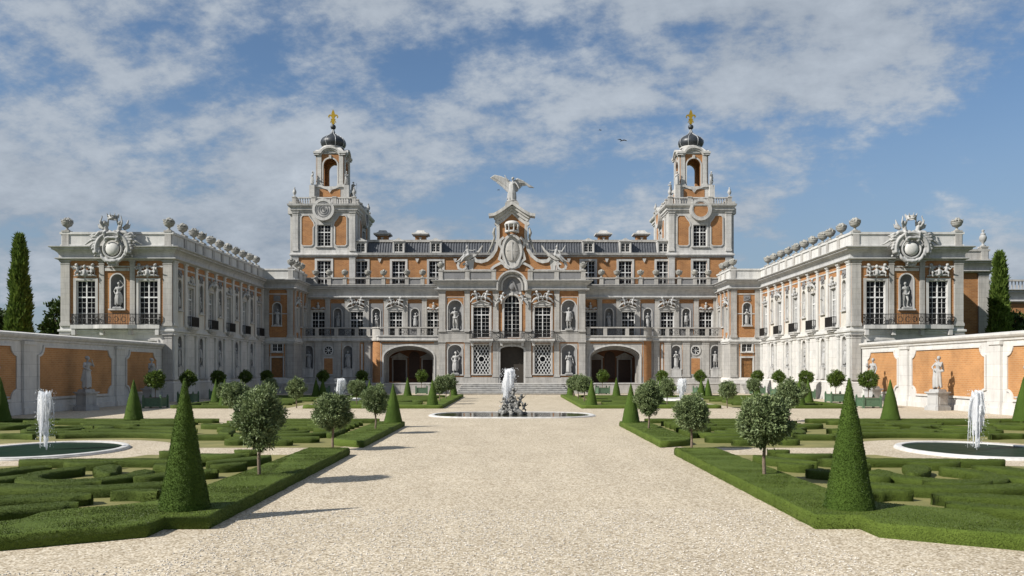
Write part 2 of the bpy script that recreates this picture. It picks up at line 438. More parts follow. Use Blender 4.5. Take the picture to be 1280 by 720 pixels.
def surround_me(hw, h, w, proud, rise=0, sill=True):
    def f():
        b = B(); zs = h - rise
        b.bx(F0, -hw - w, -hw, 0, proud, 0, zs); b.bx(F0, hw, hw + w, 0, proud, 0, zs)
        if rise:
            b.band(F0, arch_pts(0, hw + w / 2, rise + w / 2, zs), w, 0, proud)
            b.bx(F0, -.12, .12, 0, proud + .06, h - .05, h + w + .1)
        else:
            b.bx(F0, -hw - w, hw + w, 0, proud + .002, zs, zs + w)
        if sill: b.bx(F0, -hw - w - .05, hw + w + .05, 0, proud + .1, -.12, 0)
        return b.mesh('surround', TRIM)
    return cached(('sur', round(hw, 3), round(h, 3), w, proud, rise, sill), f)
def window_mes(hw, h, rows, cols=4, rise=0, transom=.0):
    def f():
        b = B(); zs = h - rise; y0, y1 = -.21, -.13
        t = .062
        b.bx(F0, -hw, -hw + t, y0, y1, 0, zs); b.bx(F0, hw - t, hw, y0, y1, 0, zs)
        b.bx(F0, -hw + t, hw - t, y0, y1, 0, .09)
        b.bx(F0, -.045, .045, y0, y1 + .02, .09, h - (t if not rise else .0))
        if rise: b.band(F0, arch_pts(0, hw - t / 2, rise - t / 2, zs), t, y0, y1)
        else: b.bx(F0, -hw + t, hw - t, y0, y1, h - t, h)
        half = cols // 2
        bar = .02
        for sd in (-1, 1):
            for k in range(1, half):
                x = sd * (.055 + (hw - t - .055) * k / half); b.bx(F0, x - bar / 2, x + bar / 2, y0 + .02, y1 - .01, .09, zs + (rise * .75 if rise else -t))
        top = zs - (0 if rise else t)
        for k in range(1, rows):
            z = .09 + (top - .09) * k / rows
            hh = .05 if transom and abs(z / h - transom) < .5 / rows else bar / 2
            b.bx(F0, -hw + t, hw - t, y0 + .015, y1 - .005 + (.02 if hh > .03 else 0), z - hh, z + hh)
        if rise: b.bx(F0, -hw + t, hw - t, y0 + .014, y1 - .004, zs - .04, zs + .04)
        fm = b.mesh('window_frame', WHITE)
        g = B()
        if rise: g.plate(F0, [(-hw, 0)] + arch_pts(0, hw, rise, zs) + [(hw, 0)], -.24, -.20)
        else: g.bx(F0, -hw, hw, -.24, -.20, 0, h)
        return fm, g.mesh('glass', GLASS)
    return cached(('win', round(hw, 3), round(h, 3), rows, cols, rise, transom), f)
def add_window(root, fr, u, z0, z1, hw, rows, cols=4, rise=0, transom=0, sur=.2, proud=.07, sill=True):
    h = z1 - z0
    fm, gm = window_mes(hw, h, rows, cols, rise, transom)
    w = fpart('window', surround_me(hw, h, sur, proud, rise, sill), root, fr, u, 0, z0)
    ob('window_frame', fm, w); ob('glass', gm, w)
    return w
def railing_me(L, H=.85, scroll=True, bow=0., step=.11):
    def f():
        b = B(); x0, x1 = -L / 2, L / 2
        b.bx(F0, x0, x1, -.025, .025, H - .05, H); b.bx(F0, x0, x1, -.015, .015, .05, .085); b.bx(F0, x0, x1, -.012, .012, H - .17, H - .145)
        n = max(2, int(L / step))
        for i in range(n + 1):
            x = x0 + L * i / n; e = .022 if i % 4 == 0 else .013
            b.bx(F0, x - e, x + e, -e, e, 0, H - .02)
        if scroll:
            m = max(1, int(L / .55))
            for i in range(m):
                c = x0 + L * (i + .5) / m
                for r in (.17, .08):
                    b.band(F0, [(c + r * math.cos(t * PI / 6), H * .45 + r * 1.15 * math.sin(t * PI / 6)) for t in range(12)], .03, -.018, .018, closed=True)
        return b.mesh('railing', IRON, uv=False)
    return cached(('rail', round(L, 2), H, scroll, step), f)
def baluster_row_me(L, H=.7, step=.26):
    def f():
        b = B(); n = max(2, int(L / step))
        for i in range(n):
            x = -L / 2 + L * (i + .5) / n
            b.lathe([(.05, 0), (.07, .04), (.04, .1), (.085, .3 * H + .05), (.045, .7 * H), (.07, H - .06), (.055, H)], 8, (x, 0, 0))
        return b.mesh('balustrade', STONE, uv=False)
    return cached(('bal', round(L, 2), H, step), f)
ENT = [(.0, 0), (.10, 0), (.16, .05), (.28, .09), (.36, .14), (.36, .21), (.14, .25), (.12, .45), (.18, .60), (.34, .76), (.50, .84), (.52, .86), (.52, .95), (.62, .98), (.68, 1.04), (.68, 1.09), (0, 1.12)]
def ent(z0, z1, k=1.1): return [(o * k, z0 + z / 1.12 * (z1 - z0)) for o, z in ENT]
def mir(path): return [(-x, y) for x, y in path][::-1]
def spiral(c, r0, r1, a0, a1, n=26): return [(c[0] + (r0 + (r1 - r0) * i / n) * math.cos(R(a0 + (a1 - a0) * i / n)), c[1] + (r0 + (r1 - r0) * i / n) * math.sin(R(a0 + (a1 - a0) * i / n))) for i in range(n + 1)]
def bez(p, n=14):
    out = []
    for i in range(n + 1):
        t = i / n; q = [Vector(x) for x in p]
        while len(q) > 1: q = [q[j] * (1 - t) + q[j + 1] * t for j in range(len(q) - 1)]
        out.append((q[0].x, q[0].y))
    return out
# picture settings
EXPO = 0.45; SUNE = 5.0; SKYOFF = (26.4, 3.1, 0); CLOUD_D = (2.5, 2.95, 3.6); CLOUD_L = (4.9, 5.4, 6.0); HAZEC = (2.5, 3.05, 3.75); SKYTINT = (.76, .88, .97)
# ------------------------------------------------------------------ sculpture kit
def body(b, larm, rarm, free=1, lean=0., turn=0., slim=1.0):
    """a standing figure 1.85 high facing -Y, weight on one leg"""
    f = free; h = -.03 * f
    b.chain([(-.09 * f + h, 0, .94), (-.095 * f + h, -.02, .5), (-.085 * f + h, .03, .09)], [.098 * slim, .066, .04])
    b.cap((-.085 * f + h, .03, .05), (-.10 * f + h, -.15, .035), .045, .032)
    b.chain([(.09 * f + h, 0, .91), (.14 * f + h, -.13, .49), (.16 * f + h, .05, .10)], [.098 * slim, .064, .04])
    b.cap((.16 * f + h, .05, .05), (.19 * f + h, -.12, .035), .045, .032)
    b.cap((-.075 + h, .01, .96), (.075 + h, .01, .96), .125 * slim)
    b.cap((h * .5, 0, 1.0), (lean * .5, 0, 1.18), .135 * slim, .12 * slim)
    b.cap((-.075 + lean, -.005, 1.33), (.075 + lean, -.005, 1.33), .135 * slim)
    b.cap((lean * .6, 0, 1.15), (lean, 0, 1.3), .12, .14)
    for s in (-1, 1): b.cap((s * .15 + lean, .0, 1.41), (s * .19 + lean, .0, 1.41), .062)
    hx = lean * 1.2
    b.cap((lean, .01, 1.44), (hx, -.01, 1.56), .056, .052)
    b.ell((hx + turn * .02, -.02, 1.68), (.082, .098, .118))
    b.cap((hx + turn * .06, -.105, 1.665), (hx + turn * .07, -.122, 1.648), .018)
    b.ell((hx - turn * .02, .025, 1.715), (.098, .10, .10)); b.ell((hx, .09, 1.68), (.06, .06, .06))
    for s, (e, w) in ((-1, larm), (1, rarm)):
        sh = (s * .20 + lean, 0, 1.40); e = (e[0] + lean, e[1], e[2]); w = (w[0] + lean, w[1], w[2])
        b.chain([sh, e, w], [.056, .045, .031])
        d = (Vector(w) - Vector(e)).normalized()
        hnd = Vector(w) + d * .08; b.cap(w, hnd, .034, .030); 
        side = d.cross(Vector((0, 1, .3))).normalized()
        b.cap(w, Vector(w) + d * .05 + side * .05, .016, .012)
        for k in range(4): b.cap(hnd, hnd + d * (.075 - .012 * abs(k - 1.3)) + side * (.018 * (k - 1.5)), .011, .009)
def folds(b, z0, z1, r0, r1, n=11, a0=0, a1=360, fr=.045, cx=0., seed=3, dy=.0):
    g = random.Random(seed)
    for i in range(n):
        a = R(a0 + (a1 - a0) * i / n + g.uniform(-6, 6)); rr = g.uniform(.8, 1.25)
        p0 = (cx + r0 * math.cos(a), dy + r0 * .8 * math.sin(a), z0 + g.uniform(-.05, .05))
        a2 = a + R(g.uniform(-22, 22))
        p1 = (cx * .4 + r1 * math.cos(a2), dy + r1 * .85 * math.sin(a2), z1 + g.uniform(0, .07))
        pm = ((p0[0] + p1[0]) / 2 + g.uniform(-.03, .03), (p0[1] + p1[1]) / 2 - .02, (p0[2] + p1[2]) / 2)
        b.chain([p0, pm, p1], [fr * rr, fr * 1.15 * rr, fr * .9 * rr])
def sash(b, pts, r=.055): b.chain(pts, r)
def plinth_me():
    b = B(); b.bx(F0, -.32, .32, -.28, .28, 0, .10); b.bx(F0, -.28, .28, -.25, .25, .10, .14)
    return b.mesh('base', SCULPT)
def make_pose(k):
    b, d = B(), B()
    if k == 0:    # arm raised to the head, cloth round the hips
        body(b, ((-.33, -.02, 1.18), (-.22, -.12, 1.0)), ((.40, -.05, 1.58), (.22, -.10, 1.80)), 1, .03, 1)
        folds(d, 1.0, .16, .15, .20, 12, 150, 400, .05, seed=2); sash(d, [(-.17, -.06, .98), (0, -.16, .93), (.17, -.05, 1.02), (.26, .02, .8), (.28, .03, .35)])
    elif k == 1:  # robed, arms folded across the chest
        body(b, ((-.27, -.08, 1.14), (.04, -.20, 1.25)), ((.28, -.08, 1.15), (-.03, -.22, 1.18)), -1, -.02, -1)
        folds(d, 1.22, .06, .15, .24, 15, 0, 360, .052, seed=5); sash(d, [(.20, -.05, 1.43), (.05, -.16, 1.28), (-.15, -.13, 1.08), (-.2, .08, 1.0), (.12, .15, 1.2), (.2, .05, 1.43)])
    elif k == 2:  # bare figure with a staff and a cloak behind
        body(b, ((-.36, .0, 1.22), (-.44, -.14, 1.36)), ((.30, .02, 1.13), (.20, -.12, .98)), 1, -.03, -1, 1.05)
        d.cap((-.46, -.22, .0), (-.46, -.22, 1.62), .022); folds(d, 1.38, .1, .17, .22, 9, 20, 160, .055, seed=8, dy=.06)
        sash(d, [(-.19, -.03, 1.44), (0, -.14, 1.40), (.18, -.02, 1.44)], .045); sash(d, [(-.13, -.08, .93), (.02, -.15, .90), (.16, -.06, .95)], .06)
    elif k == 3:  # holding a vessel at the side, long dress
        body(b, ((-.30, -.06, 1.16), (-.20, -.24, 1.25)), ((.31, .0, 1.14), (.34, -.12, .92)), 1, .02, 1)
        folds(d, 1.18, .05, .14, .21, 13, 0, 360, .045, seed=12); d.lathe([(.0, 0), (.05, .0), (.10, .10), (.06, .2), (.09, .24), (.0, .25)], 10, (-.17, -.28, 1.22))
        sash(d, [(-.20, .02, 1.42), (.1, -.14, 1.2), (.18, -.08, 1.0), (.26, .0, .6)])
    elif k == 4:  # leaning forward, cloth pulled across
        body(b, ((-.34, -.10, 1.20), (-.08, -.26, 1.05)), ((.28, -.16, 1.25), (.10, -.25, 1.52)), -1, .06, 1)
        folds(d, 1.05, .10, .16, .23, 13, 180, 380, .055, seed=21); sash(d, [(.22, .06, 1.44), (.28, .1, 1.0), (.1, -.14, .95), (-.2, -.05, 1.02), (-.26, .05, .5)], .06)
    else:         # stepping, arm stretched out, short tunic
        body(b, ((-.40, -.08, 1.36), (-.60, -.22, 1.46)), ((.30, .06, 1.14), (.28, -.1, .94)), 1, 0, -1, 1.04)
        folds(d, 1.32, .62, .15, .22, 13, 0, 360, .05, seed=30); folds(d, 1.4, .3, .2, .24, 6, 50, 130, .055, seed=31, dy=.06)
    return fuse(b, 'figure', SCULPT, .024, 2), fuse(d, 'drapery', SCULPT, .026, 2)
POSES = [make_pose(k) for k in range(6)]
PLINTH = plinth_me()
def statue(loc, rz, k, label, h=2.0, group=None, base=True, cat='statue', name='statue', pedestal=None):
    s = h / 1.97
    t = thing(name, label, cat, loc, rz, group, s)
    z = 0
    if pedestal:
        p = ob('pedestal', pedestal, t); p.scale = (1 / s,) * 3; z = pedestal['h'] / s
    if base: ob('base', PLINTH, t, (0, 0, z)); z += .12
    f, d = POSES[k % 6]
    ob('figure', f, t, (0, 0, z)); ob('drapery', d, t, (0, 0, z))
    return t
def cherub(b, M, arms=None):
    k0 = len(b.v)
    b.cap((0, 0, .0), (0, 0, .30), .15, .14); b.ell((0, -.02, .56), (.13, .14, .145)); b.ell((0, .02, .62), (.14, .13, .11))
    b.cap((0, -.15, .54), (0, -.165, .53), .02)
    for s in (-1, 1):
        a = (arms or {}).get(s, ((s * .28, -.08, .22), (s * .36, -.16, .38)))
        b.chain([(s * .15, 0, .36), a[0], a[1]], [.065, .058, .042]); b.cap(a[1], Vector(a[1]) + Vector((s * .02, -.02, .06)), .04, .03)
        b.chain([(s * .08, -.02, 0), (s * .22, -.22, -.06), (s * .26, -.16, -.34)], [.095, .078, .05]); b.cap((s * .26, -.16, -.36), (s * .28, -.26, -.38), .045, .035)
    b.xf(M, k0)
def TM(x, y, z, rx=0, ry=0, rz=0, s=1): return Matrix.Translation((x, y, z)) @ Matrix.Rotation(R(rz), 4, 'Z') @ Matrix.Rotation(R(ry), 4, 'Y') @ Matrix.Rotation(R(rx), 4, 'X') @ Matrix.Scale(s, 4)
# reliefs over the windows (origin at the window head, facing -Y)
def relief_pair():
    b = B()
    for s in (-1, 1):
        cherub(b, TM(s * .40, -.22, .50, 0, s * 24, -s * 25, 1.02), {s: ((s * .30, -.05, .42), (s * .50, -.08, .46)), -s: ((-s * .26, -.06, .30), (-s * .30, -.12, .05))})
        b.chain([(s * .5, -.2, .42), (s * .85, -.22, .28), (s * 1.1, -.18, -.02)], [.17, .13, .07])
        b.chain([(s * .65, -.1, .75), (s * .9, -.1, .85), (s * 1.08, -.1, .62)], [.10, .09, .04])
    b.chain([(-.5, -.12, .35), (0, -.14, .52), (.5, -.12, .35)], .12)
    return fuse(b, 'cherub_relief', SCULPT, .04, 1)
def pediment_me(hw=1.05, h=.42):
    b = B(); d = .24
    b.plate(F0, [(-hw * .86, .0), (hw * .86, .0), (0, h * .8)], 0, .09)
    b.band(F0, [(-hw, .06), (-hw * .75, .12), (-hw * .35, .30), (0, h), (hw * .35, .30), (hw * .75, .12), (hw, .06)], .12, 0, d)
    b.bx(F0, -hw * .9, hw * .9, 0, .14, -.10, .0)
    return b.mesh('pediment', TRIM)
def relief_bust():
    b = B()
    b.cap((0, -.14, .22), (0, -.14, .40), .14, .12); b.cap((-.13, -.12, .36), (.13, -.12, .36), .085); b.cap((0, -.14, .4), (0, -.15, .54), .05); b.ell((0, -.17, .63), (.10, .11, .13)); b.ell((0, -.13, .68), (.115, .11, .10))
    b.cap((0, -.13, .02), (0, -.13, .2), .08, .10)
    for s in (-1, 1):
        b.chain([(s * .12, -.10, .12), (s * .35, -.12, .02), (s * .62, -.12, .14), (s * .74, -.10, .02)], [.06, .10, .08, .05])
        b.chain([(s * .3, -.09, .06), (s * .5, -.1, .22), (s * .72, -.08, .2)], [.05, .06, .04])
    return fuse(b, 'bust_relief', SCULPT, .034, 2)
def relief_trio():
    b = B()
    b.cap((0, -.18, .18), (0, -.18, .44), .19, .16); b.cap((-.18, -.16, .42), (.18, -.16, .42), .11); b.ell((0, -.2, .78), (.14, .15, .17)); b.cap((0, -.16, .45), (0, -.18, .64), .07); b.cap((0, -.14, -.1), (0, -.14, .2), .06, .1)
    for s in (-1, 1): cherub(b, TM(s * .58, -.16, .36, 0, s * 12, -s * 25, .98))
    b.chain([(-.95, -.1, .0), (-.5, -.13, .08), (0, -.14, .04), (.5, -.13, .08), (.95, -.1, .0)], [.06, .12, .1, .12, .06])
    for s in (-1, 1): b.chain([(s * .75, -.06, .05), (s * .8, -.06, .5), (s * .6, -.06, .9)], [.05, .04, .03])
    return fuse(b, 'bust_relief', SCULPT, .036, 2)
REL_PAIR, REL_BUST, REL_TRIO, PEDI = relief_pair(), relief_bust(), relief_trio(), pediment_me()
def urn_basket():
    b = B()
    b.lathe([(.0, 0), (.20, 0), (.20, .06), (.09, .12), (.08, .22), (.14, .27), (.30, .36), (.37, .48), (.36, .52), (.41, .55), (.41, .61), (.34, .63), (0, .63)], 14)
    base = b.mesh('bowl', URNM)
    c = B(); g = random.Random(4)
    for i in range(46):
        a = g.uniform(0, 2 * PI); r = .36 * math.sqrt(g.random()); z = .62 + .30 * (1 - (r / .4) ** 2) * g.uniform(.6, 1.05)
        c.ell((r * math.cos(a), r * math.sin(a), z), tuple(g.uniform(.055, .10) for _ in range(3)), seg=6)
    for i in range(14):
        a = g.uniform(0, 2 * PI); c.cap((.30 * math.cos(a), .30 * math.sin(a), .62), (.44 * math.cos(a), .44 * math.sin(a), .62 + g.uniform(.02, .26)), .05, .02, 6)
    return base, fuse(c, 'stone_flowers', URNM, .035, 1)
URN = urn_basket()
def urn(loc, label, group, s=1.0, rz=0):
    t = thing('flower_urn', label, 'urn', loc, rz, group, s); ob('bowl', URN[0], t); ob('stone_flowers', URN[1], t); return t
def vase_me():
    b = B(); b.lathe([(0, 0), (.17, 0), (.17, .07), (.07, .14), (.07, .22), (.19, .38), (.23, .56), (.20, .70), (.13, .76), (.16, .80), (.16, .84), (.08, .90), (.05, .95), (.10, 1.03), (.07, 1.10), (0, 1.13)], 12)
    return b.mesh('finial_vase', SCULPT)
VASE = vase_me()
def vase(loc, label, group, s=1.0):
    o = ob('finial_vase', VASE, None, loc, 0, s); return tag(o, label, 'urn', group)
# the great cartouche of a wing: origin at the middle of the shield, facing -Y
def cartouche_parts():
    sh = B(); sh.ell((0, -.34, -.04), (.68, .28, .66), seg=28)
    sh = sh.mesh('shield', WTRIM)
    b = B()
    b.chain([(.92 * math.cos(2 * PI * i / 24), -.34, .90 * math.sin(2 * PI * i / 24)) for i in range(25)], .12)
    b.chain([(1.6 * math.cos(R(-12 + 204 * i / 20)), -.46, -.02 + 1.5 * math.sin(R(-12 + 204 * i / 20))) for i in range(21)], .15)
    b.chain([(1.38 * math.cos(R(10 + 160 * i / 18)), -.40, 1.28 * math.sin(R(10 + 160 * i / 18))) for i in range(19)], .12)
    for s in (-1, 1):
        b.chain([(0, -.62, .98), (s * .3, -.62, 1.0), (s * .56, -.60, .92), (s * .62, -.58, .74), (s * .5, -.58, .66), (s * .4, -.58, .76)], [.12, .14, .14, .12, .10, .08])
        b.chain([(s * 1.58, -.45, -.3), (s * 1.75, -.42, -.42), (s * 1.86, -.4, -.3), (s * 1.8, -.4, -.16)], [.15, .13, .11, .09])
        b.chain([(s * 1.45, -.3, .2), (s * 1.28, -.34, -.3), (s * 1.35, -.34, -.62), (s * 1.52, -.3, -.68)], [.14, .17, .13, .08])
        b.chain([(s * 1.2, -.3, -.45), (s * .98, -.36, -.9), (s * .62, -.38, -1.18), (s * .3, -.38, -1.2), (s * .42, -.38, -1.42)], [.13, .17, .16, .12, .10])
        for k in range(6):   # acanthus and drapery sweeping outwards
            z0 = 1.25 - .2 * k; b.chain([(s * (1.25 + .07 * k), -.3, z0), (s * (1.75 + .1 * (k % 3)), -.42, z0 + .12 - .08 * k), (s * (2.35 - .13 * k), -.3, z0 - .12 + .18 * (k % 2))], [.17, .14, .05])
        b.chain([(s * 1.9, -.25, .95), (s * 2.3, -.3, .68), (s * 2.75, -.22, .40), (s * 2.9, -.2, .46)], [.14, .12, .07, .04])
        b.chain([(s * 2.0, -.25, .5), (s * 2.25, -.25, .3), (s * 2.3, -.2, .05)], [.10, .08, .04])
        for k in range(3): b.ell((s * (1.62 + .10 * k), -.2, -.08 - .3 * k), (.12, .12, .12))
    b.chain([(-.75, -.36, -.95), (-.4, -.46, -1.16), (0, -.48, -1.22), (.4, -.46, -1.16), (.75, -.36, -.95)], [.10, .14, .16, .14, .10])
    b.plate(F0, [(-.42, -1.62), (.42, -1.62), (.5, -1.2), (.9, -.8), (-.9, -.8), (-.5, -1.2)], 0, .36)
    fr = fuse(b, 'scroll_frame', SCULPT, .045, 2)
    cs = []
    for s in (-1, 1):
        c = B(); cherub(c, TM(s * .60, -.25, 1.62, 0, s * 14, -s * 30, 1.45), {-s: ((-s * .24, -.10, .66), (-s * .30, -.06, .98)), s: ((s * .26, -.04, .62), (s * .05, -.04, .98))})
        c.chain([(s * .75, -.2, 1.55), (s * 1.3, -.35, 1.5), (s * 1.7, -.4, 1.12), (s * 2.05, -.4, .95)], [.24, .20, .14, .08])
        c.chain([(s * 1.0, -.05, 2.0), (s * 1.3, -.05, 2.3), (s * 1.42, -.05, 2.75)], [.15, .14, .05]); c.chain([(s * 1.05, -.05, 1.9), (s * 1.45, -.05, 2.05), (s * 1.6, -.05, 2.35)], [.14, .12, .05])
        cs.append(fuse(c, 'cherub', SCULPT, .045, 2))
    k = B()
    k.lathe([(.34, 0), (.44, .02), (.44, .14), (.40, .16), (.52, .36), (.46, .36), (.32, .16), (.30, .02)], 16, (0, -.25, 2.72))
    for i in range(8):
        a = 2 * PI * i / 8; k.cap((.48 * math.cos(a), -.25 + .48 * math.sin(a), 3.0), (.56 * math.cos(a), -.25 + .56 * math.sin(a), 3.28), .07, .025, 6)
    return sh, fr, cs, k.mesh('crown', SCULPT)
CART = cartouche_parts()
def add_cartouche(root, fr, u, n, z):
    w = fpart('cartouche', CART[1], root, fr, u, n, z); w.scale = (.78, .9, .82)
    ob('shield', CART[0], w)
    for c in CART[2]: ob('cherub', c, w)
    ob('crown', CART[3], w)
    return w
# ------------------------------------------------------------------ palace
ORD = ['first', 'second', 'third', 'fourth', 'fifth', 'sixth', 'seventh', 'eighth', 'ninth', 'tenth', 'eleventh', 'twelfth', 'thirteenth', 'fourteenth']
def rebase(root, loc):
    for ch in root.children: ch.location = Vector(ch.location) - Vector(loc)
    root.location = loc
def railing_path(pts, z, H=.75, step=.12, scroll=True):
    b = B()
    for (x0, y0), (x1, y1) in zip(pts, pts[1:]):
        d = Vector((x1 - x0, y1 - y0)); L = d.length; d /= L
        fr = Fr((x0, y0), (d.x, d.y), (d.y, -d.x))
        b.bx(fr, 0, L, -.025, .025, z + H - .05, z + H); b.bx(fr, 0, L, -.014, .014, z + .05, z + .085)
        n = max(1, int(L / step))
        for i in range(n + 1):
            u = L * i / n; e = .014; b.bx(fr, u - e, u + e, -e, e, z, z + H - .03)
        if scroll:
            m = max(1, int(L / .5))
            for i in range(m):
                c = L * (i + .5) / m
                b.band(fr, [(c + .17 * math.cos(t * PI / 5), z + H * .48 + .2 * math.sin(t * PI / 5)) for t in range(10)], .035, -.02, .02, closed=True)
    return b.mesh('railing', IRON, uv=False)
def slab_plan(pts, z0, z1, name='balcony_slab', mat=TRIM):
    b = B(); k = len(pts)
    b.add([(x, y, z0) for x, y in pts] + [(x, y, z1) for x, y in pts], [tuple(range(k)), tuple(range(k, 2 * k))] + [(i, (i + 1) % k, k + (i + 1) % k, k + i) for i in range(k)])
    return b.mesh(name, mat)
def pier_me(w, h, d):
    def f():
        b = B(); b.bx(F0, -w / 2, w / 2, -d, .06, 0, h - .12); b.bx(F0, -w / 2 - .05, w / 2 + .05, -d - .05, .11, h - .12, h); b.bx(F0, -w / 2 - .03, w / 2 + .03, -d - .03, .09, 0, .14)
        return b.mesh('parapet_pier', STONE)
    return cached(('pier', w, h, d), f)
def niche_frame_me(a, h, rise, ped=0., plaque=True):
    """stone panel moulding of a niche: origin at the niche floor"""
    def f():
        b = B(); w = .10; zs = h - rise
        b.bx(F0, -a - w, -a, 0, .05, 0, zs); b.bx(F0, a, a + w, 0, .05, 0, zs)
        b.band(F0, arch_pts(0, a + w / 2, rise + w / 2, zs), w, 0, .052)
        b.bx(F0, -a - .14, a + .14, 0, .16, -.12, 0)
        if ped: b.bx(F0, -a - .05, a + .05, 0, .14, -ped, -.12); b.bx(F0, -a - .1, a + .1, 0, .19, -ped, -ped + .14)
        return b.mesh('niche_frame', TRIM)
    return cached(('nf', round(a, 2), round(h, 2), rise, ped), f)
def plaque_me():
    b = B(); b.bx(F0, -.36, .36, 0, .05, 0, .62)
    b.band(F0, [(-.3, .30), (-.15, .46), (0, .38), (.15, .46), (.3, .30), (.0, .12)], .09, .05, .11, closed=True)
    return b.mesh('plaque', GREY)
PLAQUE = plaque_me()
def iron_balcony(root, fr, u, z, w):
    p = fpart('balcony', cached(('bs', w), lambda: (lambda b: (b.bx(F0, -w / 2, w / 2, 0, .42, -.26, -.12), b.bx(F0, -w / 2 + .12, w / 2 - .12, 0, .3, -.42, -.26), b.bx(F0, -w / 2 - .05, w / 2 + .05, 0, .46, -.12, 0), b.mesh('balcony', TRIM))[-1])(B())), root, fr, u, 0, z)
    x = w / 2 - .03
    ob('railing', cached(('br', w), lambda: railing_path([(-x, -.02), (-x, -.42), (x, -.42), (x, -.02)], 0, .82, .085, False)), p)
    return p

def build_wing(s):
    side = 'left' if s < 0 else 'right'
    tone = 'shaded' if s < 0 else 'sunlit'
    root = thing('palace_wing', f'{side} wing of the palace, long brick and stone block with {"shaded" if s < 0 else "sunlit white"} courtyard side', 'palace wing', group='wings of the palace')
    X, Y0, Y1, XO, XL, Y2 = 26.5, 65.6, 89.4, 35.2, 23.2, 95.0
    FF = Fr((s * X, Y0), (s, 0), (0, -1)); FI = Fr((s * X, Y0), (0, 1), (-s, 0))
    FL = Fr((s * X, Y1), (-s, 0), (0, -1)); FS = Fr((s * XL, Y1), (0, 1), (-s, 0)); FO = Fr((s * XO, Y0), (0, 1), (s, 0))
    bay = lambda k: 1.3 + 2.31 * k
    NF = ('niche', 4.3, .52, 7.25, 9.95, .52, .5)
    # walls
    b = B()
    wall(b, FF, 0, 8.7, 0, 5.6, [('hole', 2.0, .8, 4.15, 4.75, 0, .3), ('hole', 6.7, .8, 4.15, 4.75, 0, .3)])
    wall(b, FI, 0, 23.8, 0, 5.6, [('niche', bay(k), .42, 2.7, 5.15, .42, .42) for k in range(0, 10, 2)])
    ob('lower_wall', b.mesh('lower_wall', [PALE, GREY if s < 0 else TRIM]), root)  # niche backs: shade painted in with darker stone on the left wing
    b = B(); wall(b, FL, 0, 3.3, 0, 4.1, [('hole', 1.5, .62, 1.05, 3.75, 0, .3)]); wall(b, FL, 0, 3.3, 4.1, 5.6, [('hole', 1.5, .55, 4.4, 5.27, 0, .25)]); wall(b, FS, 0, 5.6, 0, 5.6, [])
    ob('lower_wall', b.mesh('lower_wall', [STONE, GREY]), root)
    b = B(); wall(b, FF, 0, 8.7, 5.6, 11.02, [('hole', 1.9, .75, 6.0, 9.45, 0, .3), NF, ('hole', 6.77, .75, 6.0, 9.45, 0, .3)], rv=2)
    ob('upper_wall', b.mesh('upper_wall', [BRICK, GREY, TRIM]), root)
    b = B()
    wall(b, FI, 0, 23.8, 5.6, 11.02, [('niche', bay(k), .38, 7.25, 9.65, .38, .4) if k % 2 == 0 else ('hole', bay(k), .62, 6.0, 9.2, 0, .3) for k in range(10)], rv=2)
    ob('upper_wall', b.mesh('upper_wall', [BRICK, GREY if s < 0 else TRIM, TRIM]), root)  # upper niche backs: left wing's shade put into the stone colour
    b = B(); wall(b, FL, 0, 3.3, 5.6, 11.02, [('niche', 1.5, .42, 7.2, 9.6, .42, .42)]); ob('upper_wall', b.mesh('upper_wall', [BRICK, GREY]), root)
    b = B(); wall(b, FS, 0, 5.6, 5.6, 11.02, [('hole', 1.0, .5, 6.5, 9.1, 0, .3), ('niche', 2.8, .36, 7.2, 9.5, .36, .4), ('hole', 4.5, .5, 6.5, 9.1, 0, .3)], rv=2); ob('upper_wall', b.mesh('upper_wall', [BRICK, GREY, TRIM]), root)
    b = B(); wall(b, FO, 0, 29.4, 0, 12.1, [])
    fb = Fr((s * XL, Y2), (s, 0), (0, 1)); wall(b, fb, 0, XO - XL, 0, 12.1, [])
    ob('outer_wall', b.mesh('outer_wall', [BRICK, GREY]), root)
    path = [(-XO, Y2), (-XO, Y0), (-X, Y0), (-X, Y1), (-XL, Y1), (-XL, Y2)]
    if s > 0: path = mir(path)
    b = B(); b.add([(x, y, 12.115) for x, y in path], [tuple(range(6))]); ob('roof', b.mesh('roof', SLATE), root)
    def sw(name, prof, mat=WTRIM):
        b = B(); b.sweep(path, prof); return ob(name, b.mesh(name, mat), root)
    sw('entablature', ent(11.0, 12.1, 1.0), ENTM)
    sw('plinth', [(0, 0), (.16, 0), (.16, 1.45), (.10, 1.55), (.10, 1.65), (0, 1.66)], PALE)
    sw('string_course', [(0, 5.28), (.10, 5.30), (.10, 5.42), (.2, 5.48), (.2, 5.62), (.06, 5.66), (.06, 5.9), (0, 5.92)], WTRIM)
    sw('parapet', [(.07, 12.1), (.07, 12.26), (0, 12.28), (0, 13.04), (.09, 13.07), (.09, 13.24), (-.38, 13.24), (-.38, 12.1)], WTRIM)
    # upper string moulding over the brick
    for fr, u0, u1 in ((FF, .7, 8.0), (FI, .7, 23.3), (FL, .3, 2.7)):
        b = B(); b.bx(fr, u0, u1, 0, .05, 10.48, 10.6); ob('moulding', b.mesh('moulding', TRIM), root)
    # pilasters
    for u, w in ((.36, .70), (8.34, .70), (3.1, .38), (5.5, .38)):
        fpart('pilaster', pilaster_me(w, 5.12), root, FF, u, 0, 5.9)
        if w > .5: fpart('pilaster', pilaster_me(w, 3.6), root, FF, u, 0, 1.68)
    for u, w in [(.36, .70)] + [(2.455 + 2.31 * j, .42) for j in range(9)] + [(23.4, .42)]:
        fpart('pilaster', pilaster_me(w, 5.12, .13, WTRIM), root, FI, u, 0, 5.9); fpart('pilaster', pilaster_me(w, 3.6, .13, WTRIM), root, FI, u, 0, 1.68)
